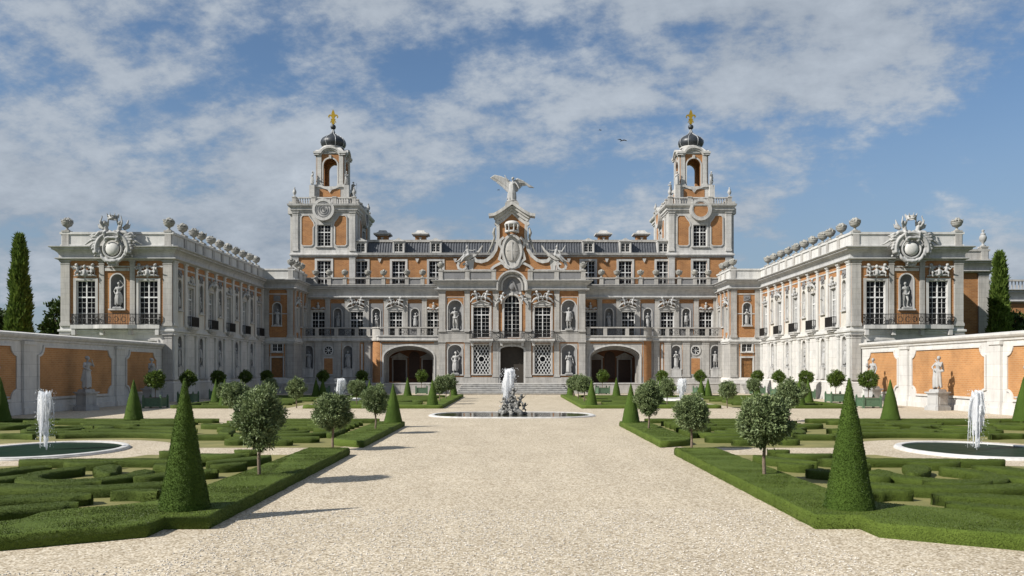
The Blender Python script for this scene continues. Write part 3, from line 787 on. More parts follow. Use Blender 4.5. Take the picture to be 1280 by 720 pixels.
    for u in (.34, 2.92): fpart('pilaster', pilaster_me(.62, 5.12), root, FL, u, 0, 5.9); fpart('pilaster', pilaster_me(.62, 3.6), root, FL, u, 0, 1.68)
    for u in (.3, 1.95, 3.65, 5.3): fpart('pilaster', pilaster_me(.36, 5.12), root, FS, u, 0, 5.9)
    # front openings
    for u in (1.9, 6.77):
        add_window(root, FF, u, 6.0, 9.45, .75, 8, 4, transom=.68, sur=.2)
        ob('cherub_relief', REL_TRIO, root, FF.p(u, .02, 9.80), FF.rz(), .92)
    for u in (2.0, 6.7): add_window(root, FF, u, 4.15, 4.75, .8, 2, 6, sur=.12)
    fpart('niche_frame', niche_frame_me(.52, 2.7, .52), root, FF, 4.3, 0, 7.25)
    b = B(); b.bx(FF, 3.35, 5.25, 0, .10, 10.2, 10.42); ob('lintel', b.mesh('lintel', TRIM), root)
    add_cartouche(root, FF, 4.35, .42, 11.85)
    pl = [(.9, 0), (.9, .38), (2.6, .42), (3.2, .75), (4.3, .95), (5.4, .75), (6.0, .42), (7.8, .38), (7.8, 0)]
    bal = ob('balcony', slab_plan([FF.p(u, n, 0)[:2] for u, n in pl], 5.68, 5.98), root)
    inner = [(.95, .02), (.95, .32), (2.62, .36), (3.22, .69), (4.3, .88), (5.38, .69), (5.98, .36), (7.75, .32), (7.75, .02)]
    ob('railing', railing_path([FF.p(u, n, 0)[:2] for u, n in inner], 5.98, .85, .11), bal)
    for u in (1.1, 3.2, 5.4, 7.6):
        b = B(); b.bx(FF, u - .14, u + .14, 0, .34, 5.2, 5.675); ob('bracket', b.mesh('bracket', TRIM), bal)
    # courtyard side
    for k in range(10):
        u = bay(k)
        if k % 2 == 0:
            b = B(); wall(b, Fr(FI.p(0, .02, 0)[:2], FI.U, FI.N), u - .80, u + .80, 5.9, 10.1, [('hole', u, .38, 7.25, 9.65, .38, .03)]); ob('niche_panel', b.mesh('niche_panel', WPALE), root)
            fpart('niche_frame', niche_frame_me(.38, 2.4, .38), root, FI, u, .022, 7.25)
            fpart('plaque', PLAQUE, root, FI, u, .024, 9.80)
            fpart('niche_frame', niche_frame_me(.42, 2.45, .42, 1.0), root, FI, u, 0, 2.7)
            for row, z, hh in (('upper', 7.25, 1.75), ('lower', 2.7, 1.95)):
                statue(FI.p(u, -.10, z), FI.rz(), k // 2 * 2 + (row == 'lower') * 3 + (s > 0), f'stone statue in the {ORD[k // 2]} {row} niche from the front, courtyard side of {side} wing', hh, f'niche statues along the {side} wing')
        else:
            add_window(root, FI, u, 6.0, 9.2, .62, 7, 4, transom=.68, sur=.19, sill=False)
            b = B(); b.bx(FI, u - .85, u + .85, 0, .03, 9.42, 10.1); ob('head_panel', b.mesh('head_panel', WPALE), root)
            iron_balcony(root, FI, u, 6.0, 1.62)
            if (k // 2) % 2 == 0: ob('bust_relief', REL_BUST, root, FI.p(u, .02, 9.42), FI.rz(), 1.0)
            else: ob('cherub_relief', REL_PAIR, root, FI.p(u, .02, 9.5), FI.rz(), .82)
    # link block
    fpart('niche_frame', niche_frame_me(.42, 2.4, .42), root, FL, 1.5, 0, 7.2)
    fpart('plaque', PLAQUE, root, FL, 1.5, .003, 9.78)
    b = B(); b.bx(FL, .68, 2.56, 0, .03, 8.4, 8.5); ob('moulding', b.mesh('moulding', TRIM), root)
    statue(FL.p(1.5, -.1, 7.2), 0, 3, f'stone statue in a brick framed niche above the plain door beside the {side} wing', 1.8)
    dr = fpart('door', surround_me(.62, 2.7, .16, .06, 0, False), root, FL, 1.5, 0, 1.05)
    b = B(); b.bx(F0, -.62, .62, -.22, -.16, 0, 2.7)
    for x in (-.31, .31):
        for z in (.25, 1.2, 2.0): b.bx(F0, x - .22, x + .22, -.16, -.13, z, z + (.75 if z < 1.9 else .5))
    ob('door_leaf', b.mesh('door_leaf', WOOD), dr)
    add_window(root, FL, 1.5, 4.4, 5.27, .55, 2, 4, sur=.12)
    for u in (.72, 2.28):
        b = B(); b.bx(FL, u - .055, u + .055, 0, .02, 1.7, 5.2); ob('brick_strip', b.mesh('brick_strip', BRICK), root)
    b = B(); b.bx(FL, .88, 2.12, 0, .022, 3.95, 4.25); ob('brick_panel', b.mesh('brick_panel', BRICK), root)
    for u in (1.0, 4.5):
        add_window(root, FS, u, 6.5, 9.1, .5, 5, 4, transom=.62, sur=.14, sill=False)
        ob('bust_relief' if u > 2 else 'cherub_relief', REL_BUST if u > 2 else REL_PAIR, root, FS.p(u, .02, 9.35), FS.rz(), .8)
    fpart('niche_frame', niche_frame_me(.36, 2.3, .36), root, FS, 2.8, 0, 7.2)
    # parapet piers and urns
    pm = pier_me(.5, 1.26, .46)
    nF = 0
    for i, u in enumerate((.36, 8.34)):
        fpart('parapet_pier', pm, root, FF, u, .02, 12.1)
        urn(FF.p(u, -.2, 13.36), f'stone flower urn on the {"inner" if i == 0 else "outer"} front corner of the {side} wing\'s parapet', 'urns on the palace parapets', 1.08, i)
    us = [2.5, 4.9, 6.6, 8.9, 11.1, 13.3, 15.5, 17.7, 19.9, 22.0]
    for i, u in enumerate(us):
        fpart('parapet_pier', pm, root, FI, u, .02, 12.1)
        urn(FI.p(u, -.2, 13.36), f'stone flower urn on the {side} wing\'s courtyard parapet, {ORD[i]} behind the corner urn', 'urns on the palace parapets', 1.05, i * 1.3)
    fpart('parapet_pier', pm, root, FL, 2.95, .02, 12.1)
    urn(FL.p(2.95, -.2, 13.36), f'stone flower urn on the corner of the low block joining the {side} wing', 'urns on the palace parapets', 1.05, 2)
    for i, u in enumerate((1.9, 3.9)):
        fpart('parapet_pier', pm, root, FS, u, .02, 12.1)
        urn(FS.p(u, -.2, 13.36), f'stone flower urn on the inner parapet beside the {side} bell tower, {("nearer", "farther")[i]} one', 'urns on the palace parapets', 1.05, 2 + i)
    statue(FF.p(4.3, -.12, 7.25), 0, 0 if s < 0 else 2, f'stone statue in the niche between the two tall front windows of the {side} wing', 2.15)
    rebase(root, (s * 30.8, 65.6, 0))
for s in (-1, 1): build_wing(s)

# annex behind the right wing
root = thing('palace_annex', 'low brick side range behind the right wing, set back beside the tall cypress', 'palace annex')
fa = Fr((35.3, 74), (1, 0), (0, -1)); fb = Fr((42.0, 90), (1, 0), (0, -1)); fc = Fr((42.0, 74), (0, 1), (1, 0))
b = B(); wall(b, fa, 0, 6.7, 0, 11.02, []); wall(b, fb, 0, 40, 0, 9.6, []); wall(b, fc, 0, 16, 0, 11.02, []); ob('wall', b.mesh('wall', BRICK), root)
b = B(); b.sweep([(35.3, 74), (42, 74), (42, 90)], ent(11, 12.1)); b.add([(35.3, 74, 12.12), (42, 74, 12.12), (42, 95, 12.12), (35.3, 95, 12.12)], [(0, 1, 2, 3)]); ob('entablature', b.mesh('entablature', ENTM), root)
b = B(); b.sweep([(35.3, 74), (42, 74), (42, 90)], [(.07, 12.1), (.07, 12.26), (0, 12.28), (0, 12.9), (.09, 12.93), (.09, 13.1), (-.38, 13.1), (-.38, 12.1)]); ob('parapet', b.mesh('parapet', STONE), root)
b = B(); b.sweep([(42, 90), (82, 90)], ent(9.6, 11.1)); b.add([(42, 90, 11.1), (82, 90, 11.1), (82, 104, 11.1), (42, 104, 11.1)], [(0, 1, 2, 3)]); ob('entablature', b.mesh('entablature', ENTM), root)
fpart('pilaster', pilaster_me(.9, 9.3), root, fa, 6.2, 0, 1.7)
fpart('parapet_pier', pier_me(.6, 1.26, .46), root, fa, 6.3, .02, 12.1)
for i in range(4):
    fpart('balustrade', baluster_row_me(4.4, .85, .34), root, fb, 2.6 + 5 * i, -.2, 11.1); fpart('parapet_pier', pier_me(.6, 1.25, .46), root, fb, 5.1 + 5 * i, .02, 11.1)
b = B(); b.bx(fb, 0, 20, -.45, .05, 11.97, 12.15); ob('rail', b.mesh('rail', STONE), root)
rebase(root, (38.6, 74, 0))
vase((41.6, 74.2, 13.36), 'slender stone vase on the parapet of the side range behind the right wing', None, 1.35)
vase((51.9 + .0, 90.2, 12.35), 'slender stone vase on the distant balustrade at the right edge, above the cypress', None, 1.5)

# ------------------------------------------------------------------ main building
root = thing('palace_main_building', 'main palace range with arcaded ground floor, gabled centre and brick attic under slate roof', 'palace')
YM, YLo, YA, YB = 95.0, 92.9, 92.0, 91.6
FU = Fr((0, YM), (1, 0), (0, -1)); FLo = Fr((0, YLo), (1, 0), (0, -1)); FAr = Fr((0, YA), (1, 0), (0, -1)); FB = Fr((0, YB), (1, 0), (0, -1)); FAt = Fr((0, 97.5), (1, 0), (0, -1))
AW, AN = (8.85, 13.15, 17.55, 21.9), (10.97, 15.35, 19.7)
for s in (-1, 1):
    side = 'left' if s < 0 else 'right'
    so = lambda u0, u1: (min(s * u0, s * u1), max(s * u0, s * u1))
    # lower outer wall
    b = B(); wall(b, FLo, *so(15.42, 23.2), 0, 5.62, [('niche', s * 22.5, .5, 2.6, 5.15, .5, .45), ('recess', s * 20.3, .43, 4.2, 5.06, .43, .2), ('niche', s * 18.15, .5, 2.6, 5.15, .5, .45)])
    ob('lower_wall', b.mesh('lower_wall', [STONE, GREY]), root)
    # brick quarter-round pier
    b = B(); b.lathe([(1.0, 1.05), (1.0, 5.62)], 12, (s * 14.42, YLo + .1, 0), 0, True, -PI / 2 if s > 0 else -PI, 0 if s > 0 else -PI / 2); ob('round_pier', b.mesh('round_pier', BRICK), root)
    b = B(); b.lathe([(1.0, 5.62), (1.16, 5.68), (1.16, 5.85), (1.05, 5.9), (1.05, 7.0), (1.13, 7.03), (1.13, 7.17), (0, 7.17)], 14, (s * 14.42, YLo + .1, 0), 0, False, -PI / 2 if s > 0 else -PI, 0 if s > 0 else -PI / 2)
    ob('balcony_bastion', b.mesh('balcony_bastion', STONE), root)
    # arcade bay
    b = B(); wall(b, FAr, *so(8.0, 14.42), 0, 5.62, [('hole', s * 11.3, 2.75, 1.05, 5.1, 1.25, .7)]); ob('arcade_wall', b.mesh('arcade_wall', [STONE, STONE]), root)
    b = B(); b.bx(FAr, *so(8.55, 14.3), 0, .02, 5.36, 5.52); b.bx(FAr, *so(14.24, 14.34), 0, .022, 1.7, 5.36); ob('brick_strip', b.mesh('brick_strip', BRICK), root)
    b = B()
    for k, (w, n) in enumerate(((.11, .09), (.08, .05))):
        a = 2.75 + w / 2 + (0 if k == 0 else .11)
        b.band(FAr, [(s * 11.3 - a, 1.05)] + arch_pts(s * 11.3, a, 1.25 + a - 2.75, 3.85) + [(s * 11.3 + a, 1.05)], w, .002, n)
    ob('arch_moulding', b.mesh('arch_moulding', TRIM), root)
    for k in range(3):   # receding orders inside the arch
        b = B(); a = 2.70 - .10 * k
        b.band(FAr, [(s * 11.3 - a, 1.05)] + arch_pts(s * 11.3, a, 1.2 - .08 * k, 3.8 - .04 * k) + [(s * 11.3 + a, 1.05)], .10, -1.0 - .45 * k, -.72 - .45 * k); ob('arch_moulding', b.mesh('arch_moulding', STONE), root)
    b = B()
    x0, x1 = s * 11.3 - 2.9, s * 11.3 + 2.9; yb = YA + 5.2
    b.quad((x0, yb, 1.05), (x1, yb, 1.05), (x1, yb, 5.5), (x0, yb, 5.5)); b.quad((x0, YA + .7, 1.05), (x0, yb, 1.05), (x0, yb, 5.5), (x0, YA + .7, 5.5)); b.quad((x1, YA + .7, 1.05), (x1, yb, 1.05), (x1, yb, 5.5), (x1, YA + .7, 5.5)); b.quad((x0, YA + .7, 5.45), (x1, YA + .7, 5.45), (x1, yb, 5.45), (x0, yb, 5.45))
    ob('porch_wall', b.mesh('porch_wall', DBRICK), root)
    fp = Fr((0, yb), (1, 0), (0, -1))
    for dx in (-1.7, 1.7):
        d = fpart('door', surround_me(.72, 2.6, .16, .08, 0, False), root, fp, s * 11.3 + dx, 0, 1.05)
        b = B(); b.bx(F0, -.72, .72, .0, .03, 0, 2.6); b.bx(F0, -.03, .03, .03, .05, 0, 2.6)
        for x in (-.36, .36):
            for z in (.2, 1.3): b.bx(F0, x - .24, x + .24, .03, .05, z, z + .95)
        ob('door_leaf', b.mesh('door_leaf', DWOOD), d)
        b = B(); b.band(F0, [(-1.0, 2.85), (0, 3.35), (1.0, 2.85)], .12, 0, .18); b.plate(F0, [(-.9, 2.8), (.9, 2.8), (0, 3.28)], 0, .08); ob('pediment', b.mesh('pediment', TRIM), d)
    b = B(); b.plate(fp, [(s * 11.3 - .6, 1.5)] + arch_pts(s * 11.3, .6, .6, 4.0) + [(s * 11.3 + .6, 1.5)], 0, .06); b.bx(fp, s * 11.3 - .55, s * 11.3 + .55, .06, .3, 1.5, 2.0); ob('blind_niche', b.mesh('blind_niche', DWOOD), root)  # dark door colour on the niche paints in the porch's shade
    # spandrel pilaster slips of the arcade bay and lower pilasters
    for u, w in ((23.0, .42), (21.4, .78), (19.25, .78), (17.2, .72), (15.95, .62)): fpart('pilaster', pilaster_me(w, 3.95), root, FLo, s * u, 0, 1.68)
    b = B(); b.bx(FLo, *so(16.36, 16.84), 0, .02, 1.75, 5.5); b.bx(FLo, *so(16.5, 16.7), .02, .05, 1.95, 5.35); pn = ob('brick_strip', b.mesh('brick_strip', [BRICK, TRIM]), root)
    pn.data.polygons.foreach_set('material_index', [0] * 6 + [1] * 6)
    for u in (22.5, 18.15):
        fpart('niche_frame', niche_frame_me(.5, 2.55, .5, .95), root, FLo, s * u, 0, 2.6)
        for du in (-.72, .72): 
            b = B(); b.bx(FLo, s * (u + du) - .05, s * (u + du) + .05, 0, .02, 1.7, 5.45); ob('brick_strip', b.mesh('brick_strip', BRICK), root)
    oc = fpart('oculus_window', (lambda b: (b.band(F0, [(.5 * math.cos(i * PI / 12), .5 * math.sin(i * PI / 12)) for i in range(24)], .15, 0, .07, closed=True), b.mesh('oculus_window', TRIM))[-1])(B()), root, FLo, s * 20.3, 0, 4.63)
    b = B()
    for i in range(4): b.band(F0, [(-.42 * math.cos(i * PI / 4), -.42 * math.sin(i * PI / 4)), (.42 * math.cos(i * PI / 4), .42 * math.sin(i * PI / 4))], .05, -.14, -.10 + .002 * i)
    b.lathe([(.09, 0), (.09, .03), (0, .03)], 10); b.v = b.v[:-30] + [(x, -z + .12, y) for x, y, z in b.v[-30:]]
    ob('window_frame', b.mesh('window_frame', WHITE), oc)
    b = B(); b.plate(F0, [(.43 * math.cos(i * PI / 12), .43 * math.sin(i * PI / 12)) for i in range(24)], -.19, -.15); ob('glass', b.mesh('glass', GLASS), oc)
    b = B(); b.bx(FLo, *so(19.72, 20.88), 0, .03, 1.9, 3.85); ob('panel_frame', b.mesh('panel_frame', TRIM), root)
    b = B(); b.bx(FLo, *so(19.82, 20.78), .03, .04, 2.0, 3.75); ob('brick_panel', b.mesh('brick_panel', BRICK), root)
    # upper wall
    b = B(); wall(b, FU, *so(8.0, 23.2), 5.6, 10.5, [('hole', s * u, .78, 6.23, 9.05, 0, .3) for u in AW[:1]] + [('hole', s * u, .74, 6.23, 9.05, 0, .3) for u in AW[1:]] + [('niche', s * u, .44, 7.2, 9.4, .44, .42) for u in AN], rv=2)
    ob('upper_wall', b.mesh('upper_wall', [BRICK, GREY, TRIM]), root)
    for u in AN:
        b = B(); wall(b, Fr((0, YM - .02), (1, 0), (0, -1)), s * u - .79, s * u + .79, 6.3, 9.98, [('hole', s * u, .44, 7.2, 9.4, .44, .03)]); ob('niche_panel', b.mesh('niche_panel', GREY), root)
        fpart('niche_frame', niche_frame_me(.44, 2.2, .44), root, FU, s * u, .022, 7.2)
    for i, u in enumerate(AW):
        add_window(root, FU, s * u, 6.23, 9.05, .74 if i else .78, 6, 4, transom=.66, sur=.2, sill=False)
        if i in (1, 2):
            fpart('pediment', PEDI, root, FU, s * u, 0, 9.36); ob('cherub_relief', REL_PAIR, root, FU.p(s * u, .04, 9.56), 0, .98)
        else: ob('bust_relief', REL_BUST, root, FU.p(s * u, .04, 9.32), 0, 1.0)
    for u in (9.9, 12.05, 14.22, 16.42, 18.62, 20.82, 22.95): fpart('pilaster', pilaster_me(.52 if u < 22 else .4, 4.3), root, FU, s * u, 0, 6.2)
    # balcony
    pts = [(s * 23.2, YM), (s * 23.2, YLo - .18), (s * 15.3, YLo - .18), (s * 14.6, YA - .18), (s * 8.0, YA - .18), (s * 8.0, YM)]
    bal = ob('balcony', slab_plan(pts, 5.62, 6.23, 'balcony', STONE), root)
    p2 = [pts[1], pts[2], pts[3], pts[4]]
    b = B(); b.sweep(p2 if s < 0 else p2[::-1], [(0, 5.64), (.1, 5.68), (.1, 5.8), (.02, 5.84), (.02, 6.08), (.12, 6.12), (.12, 6.235), (0, 6.24)]); ob('balcony_moulding', b.mesh('balcony_moulding', TRIM), bal)
    b = B(); b.sweep(p2 if s < 0 else p2[::-1], [(-.02, 7.03), (.04, 7.03), (.04, 7.17), (-.22, 7.17), (-.22, 7.03), (-.02, 7.03)]); ob('hand_rail', b.mesh('hand_rail', STONE), bal)
    for u, y in [(23.0, YLo), (21.55, YLo), (19.4, YLo), (17.15, YLo), (15.85, YLo), (12.6, YA), (10.2, YA), (8.35, YA)]:
        b = B(); b.bx(Fr((0, y - .18), (1, 0), (0, -1)), s * u - .2, s * u + .2, -.2, .02, 6.23, 7.04); ob('balcony_pier', b.mesh('balcony_pier', STONE), bal)
    ob('railing', railing_path([(s * 22.9, YLo - .06), (s * 15.9, YLo - .06)], 6.23, .8, .12), bal)
    ob('railing', railing_path([(s * 13.3, YA - .06), (s * 8.4, YA - .06)], 6.23, .8, .12), bal)
    # attic
    b = B(); wall(b, FAt, *so(0, 18.3), 11.6, 15.62, [('hole', s * u, .78, 12.0, 15.1, 0, .3) for u in AW[:3]] + [('hole', s * 4.4, .78, 12.0, 15.1, 0, .3)]); ob('attic_wall', b.mesh('attic_wall', BRICK), root)
    for u in (4.4,) + AW[:3]: add_window(root, FAt, s * u, 12.0, 15.1, .78, 7, 4, transom=.62, sur=.24, sill=False)
    for u in (6.6, 11.0, 15.35):
        b = B(); b.plate(FAt, [(s * u - .22, 15.4), (s * u + .22, 15.4), (s * u + .12, 15.1), (s * u, 14.9), (s * u - .12, 15.1)], 0, .12); ob('corbel', b.mesh('corbel', TRIM), root)
    # dormers
    for u in AW[:3]:
        b = B(); wall(b, Fr((0, 97.45), (1, 0), (0, -1)), s * u - .62, s * u + .62, 16.0, 17.35, [('hole', s * u - .25, .2, 16.2, 17.15, .2, .2), ('hole', s * u + .25, .2, 16.2, 17.15, .2, .2)])
        for t in (-.62, .62): b.bx(FAt, s * u + t - .06, s * u + t + .06, -1.2, .12, 15.98, 17.36)
        b.bx(FAt, s * u - .72, s * u + .72, -1.3, .22, 17.36, 17.48); b.plate(FAt, [(s * u - .6, 17.48), (s * u + .6, 17.48), (s * u, 17.78)], -1.2, .12)
        d = ob('dormer', b.mesh('dormer', TRIM), root)
        b = B()
        for t in (-.25, .25):
            b.bx(FAt, s * u + t - .012, s * u + t + .012, -.1, -.06, 16.2, 17.15)
            for z in (16.5, 16.8): b.bx(FAt, s * u + t - .2, s * u + t + .2, -.1, -.065, z - .012, z + .012)
        ob('glazing_bars', b.mesh('glazing_bars', WHITE), d)
        b = B(); b.bx(FAt, s * u - .5, s * u + .5, -.22, -.14, 16.15, 17.2); ob('glass', b.mesh('glass', GLASS), d)
    # chimneys
    for u in (10.95, 15.5):
        b = B(); fr = Fr((s * u, 101), (1, 0), (0, -1)); b.bx(fr, -.62, .62, -.6, .6, 16.5, 18.5); c = ob('chimney', b.mesh('chimney', BRICK), root)
        b = B(); b.bx(fr, -.8, .8, -.8, .8, 18.5, 18.62); b.bx(fr, -1.0, 1.0, -1, 1, 18.62, 18.8); b.lathe([(.95 * 1.2, 0), (.7, .2), (.6, .38), (0, .45)], 4, (s * u, 101, 18.8), 0, False, PI / 4, PI / 4 + 2 * PI); ob('chimney_cap', b.mesh('chimney_cap', TRIM), c)
        b = B(); b.plate(fr, [(-.2, 18.3), (.2, 18.3), (.0, 17.9)], .6, .7); b.bx(fr, -.68, .68, .6, .64, 17.3, 17.42); ob('corbel', b.mesh('corbel', TRIM), c)
    # parapet in front of the attic
    FP = Fr((0, 94.5), (1, 0), (0, -1))
    b = B(); b.bx(FP, *so(8.3, 23.2), -.3, .05, 12.72, 12.86); ob('parapet_rail', b.mesh('parapet_rail', STONE), root)
    b = B(); b.bx(FP, *so(8.3, 23.2), -.3, .06, 11.95, 12.1); ob('parapet_base', b.mesh('parapet_base', STONE), root)
    n = 0
    for c in (10.95, 15.35, 19.7, 22.6):
        b = B(); b.bx(FP, s * c - .75, s * c + .75, -.16, -.03, 12.1, 12.72); ob('parapet_panel', b.mesh('parapet_panel', GREY), root)
        for dd in ((-.88, .88) if c < 22 else (-.5,)):
            u = s * (c + dd)
            fpart('parapet_pier', pier_me(.42, .9, .36), root, FP, u, 0, 11.97)
            urn((u, 94.65, 12.87), f'stone urn just {("left", "right")[dd * s < 0]} of the {ORD[AW.index(min(AW, key=lambda a: abs(a - c - dd)))]} attic window, counted from the gable, {side} side', 'urns on the palace parapets', .95, n); n += 1
    for u in (13.15, 17.5): 
        fpart('railing', railing_me(2.4, .62, False, step=.14), root, FP, s * u, -.12, 12.1)
    # entablature
    pth = [(-23.2, YM), (-8.0, YM), (-8.0, YB), (-1.75, YB)]
    b = B()
    b.sweep([(-23.2, YM), (-7.9, YM)] if s < 0 else [(7.9, YM), (23.2, YM)], ent(10.45, 11.95)); ob('entablature', b.mesh('entablature', ENTM), root)
    b = B(); pp = [(-8.0, YM), (-8.0, YB), (-1.55, YB)]; b.sweep(pp if s < 0 else mir(pp), ent(11.08, 12.24, 1.15)); ob('entablature', b.mesh('entablature', ENTM), root)
    b = B(); b.add([(s * 8, 94.2, 11.955), (s * 23.2, 94.2, 11.955), (s * 23.2, 97.6, 11.955), (s * 8, 97.6, 11.955)], [(0, 1, 2, 3)]); ob('terrace_roof', b.mesh('terrace_roof', SLATE), root)
# roof
b = B(); b.sweep([(-18.3, 97.5), (18.3, 97.5)], [(0, 15.55), (.1, 15.58), (.1, 15.68), (.35, 15.76), (.4, 15.95), (.42, 16.02), (0, 16.04)]); ob('attic_cornice', b.mesh('attic_cornice', TRIM), root)
b = B(); b.quad((-18.3, 97.8, 16.03), (18.3, 97.8, 16.03), (18.3, 98.6, 17.45), (-18.3, 98.6, 17.45)); b.quad((-18.3, 98.6, 17.45), (18.3, 98.6, 17.45), (18.3, 106, 17.7), (-18.3, 106, 17.7))
k = 0
for i in range(120):
    x = -18.2 + 36.4 * i / 119; b.add([(x - .05, 97.77, 16.04), (x + .05, 97.77, 16.04), (x + .05, 98.57, 17.44), (x - .05, 98.57, 17.44), (x - .04, 97.70, 16.04), (x + .04, 97.70, 16.04), (x + .04, 98.50, 17.44), (x - .04, 98.50, 17.44)], [(4, 5, 6, 7), (0, 4, 7, 3), (1, 5, 6, 2)])
ob('roof', b.mesh('roof', SLATE), root)
b = B(); b.bx(Fr((0, 98.55), (1, 0), (0, -1)), -18.3, 18.3, -.2, .12, 17.45, 17.72); ob('roof_coping', b.mesh('roof_coping', STONE), root)
b = B(); b.quad((-18.3, 106, 0), (18.3, 106, 0), (18.3, 106, 17.7), (-18.3, 106, 17.7)); ob('rear_wall', b.mesh('rear_wall', BRICK), root)
# central block
b = B(); LW = [('hole', s * 3.34, .88, 2.05, 5.15, 0, .25) for s in (-1, 1)] + [('niche', s * 6.2, .78, 1.98, 5.2, .7, .55) for s in (-1, 1)] + [('hole', 0, 1.28, 1.05, 5.05, .4, .7)]
wall(b, FB, -8, 8, 0, 5.6, LW)
for s in (-1, 1): wall(b, Fr((s * 8, YB), (0, 1), (s, 0)), 0, 3.4, 0, 11.1, [])
ob('central_lower_wall', b.mesh('central_lower_wall', [STONE, GREY]), root)
b = B(); UW = [('hole', s * 3.34, .9, 5.95, 9.34, 0, .3) for s in (-1, 1)] + [('niche', s * 6.2, .78, 6.8, 10.05, .78, .55) for s in (-1, 1)] + [('hole', 0, .87, 5.95, 10.63, .87, .3)]
wall(b, FB, -8, 8, 5.6, 11.12, UW); ob('central_upper_wall', b.mesh('central_upper_wall', [BRICK, GREY]), root)
b = B(); b.quad((-8, YB, 12.2), (8, YB, 12.2), (8, 97.4, 12.2), (-8, 97.4, 12.2)); ob('central_roof', b.mesh('central_roof', SLATE), root)
for s in (-1, 1):
    for u, w, z0 in ((7.62, .72, 0), (4.88, .56, 0), (1.78, .62, 0)):
        fpart('pilaster', pilaster_me(w, 4.5), root, FB, s * u, 0, 6.62); fpart('pilaster', pilaster_me(w, 3.85), root, FB, s * u, 0, 1.68)
    add_window(root, FB, s * 3.34, 5.95, 9.34, .9, 8, 4, transom=.75, sur=.2, sill=False)
    w = fpart('lattice_window', surround_me(.88, 3.1, .2, .06), root, FB, s * 3.34, 0, 2.05)
    b = B()
    def seg_clip(x0, z0, dx, dz):
        ts = []
        t0, t1 = -9, 9
        for p, d, lo, hi in ((x0, dx, -.88, .88), (z0, dz, 0, 3.1)):
            a, c = (lo - p) / d, (hi - p) / d; t0 = max(t0, min(a, c)); t1 = min(t1, max(a, c))
        return (t0, t1) if t1 - t0 > .05 else None
    for sg in (-1, 1):
        for i in range(-9, 10):
            x0 = i * .352; r = seg_clip(x0, 1.55, sg * .5, .86)
            if r: b.band(F0, [(x0 + sg * .5 * r[0], 1.55 + .86 * r[0]), (x0 + sg * .5 * r[1], 1.55 + .86 * r[1])], .055, -.16, -.12 + .003 * sg)
    b.band(F0, [(.34 * math.cos(i * PI / 10), 1.6 + .34 * math.sin(i * PI / 10)) for i in range(20)], .07, -.17, -.10, closed=True)
    ob('lattice', b.mesh('lattice', WHITE, uv=False), w)
    b = B(); b.plate(F0, [(.31 * math.cos(i * PI / 10), 1.6 + .31 * math.sin(i * PI / 10)) for i in range(20)], -.15, -.11); b.bx(F0, -.88, .88, -.24, -.20, 0, 3.1); ob('glass', b.mesh('glass', GLASS), w)
    b = B(); b.band(FB, [(s * 3.34 - 1.16, 1.75), (s * 3.34 + 1.16, 1.75), (s * 3.34 + 1.16, 5.38), (s * 3.34 - 1.16, 5.38)], .12, 0, .04, closed=True); ob('brick_border', b.mesh('brick_border', BRICK), root)
    fpart('niche_frame', niche_frame_me(.78, 3.25, .78), root, FB, s * 6.2, 0, 6.8); fpart('niche_frame', niche_frame_me(.78, 3.22, .7), root, FB, s * 6.2, 0, 1.98)
    b = B(); b.band(FB, [(s * 6.2 - 1.02, 1.75), (s * 6.2 + 1.02, 1.75), (s * 6.2 + 1.02, 5.42), (s * 6.2 - 1.02, 5.42)], .14, 0, .03, closed=True); ob('brick_border', b.mesh('brick_border', BRICK), root)
    b = B(); b.band(FB, [(s * 6.2 - .95, 6.65), (s * 6.2 + .95, 6.65), (s * 6.2 + .95, 10.4), (s * 6.2 - .95, 10.4)], .07, 0, .04, closed=True); ob('panel_frame', b.mesh('panel_frame', TRIM), root)
    fpart('pediment', PEDI, root, FB, s * 3.34, 0, 9.62); ob('cherub_relief', REL_PAIR, root, FB.p(s * 3.34, .04, 9.86), 0, 1.05)
    c = B(); cherub(c, TM(0, 0, 0, 0, -s * 25, s * 15, 1.15)); c.chain([(s * .1, 0, -.1), (s * .5, 0, -.5), (s * .6, 0, -.9)], [.15, .14, .06])
    ob('cherub', fuse(c, 'cherub', SCULPT, .04, 2), root, (s * 1.22, YB - .28, 10.15))
# central window and balconies, doorway
add_window(root, FB, 0, 5.95, 10.63, .87, 8, 4, rise=.87, sur=.2, sill=False)
for u, w in ((-3.34, 2.6), (0, 2.9), (3.34, 2.6)):
    bl = fpart('balcony', cached(('cb', w), lambda: (lambda b: (b.bx(F0, -w / 2, w / 2, 0, .8, 5.62, 5.84), b.bx(F0, -w / 2 + .1, w / 2 - .1, 0, .65, 5.45, 5.62), [b.bx(F0, x - .14, x + .14, 0, .5, 5.1, 5.45) for x in (-w / 2 + .3, w / 2 - .3)], b.mesh('balcony', TRIM))[-1])(B())), root, FB, u, 0, 0)
    ob('railing', railing_path([(-w / 2 + .05, -.02), (-w / 2 + .05, -.75), (w / 2 - .05, -.75), (w / 2 - .05, -.02)], 5.84, .84, .095), bl)
b = B(); b.bx(FB, -8.06, 8.06, 0, .10, 5.5, 5.72); ob('string_course', b.mesh('string_course', STONE), root)
for u0, u1 in ((-8.03, -4.48), (-2.2, -1.12), (1.12, 2.2), (4.48, 8.03)):
    b = B(); b.bx(FB, u0, u1, 0, .05, 5.722, 6.5); b.bx(FB, u0, u1, 0, .09, 6.5, 6.62); ob('wall_band', b.mesh('wall_band', STONE), root)
d = fpart('door', surround_me(1.28, 4.0, .2, .08, .4, False), root, FB, 0, 0, 1.05)
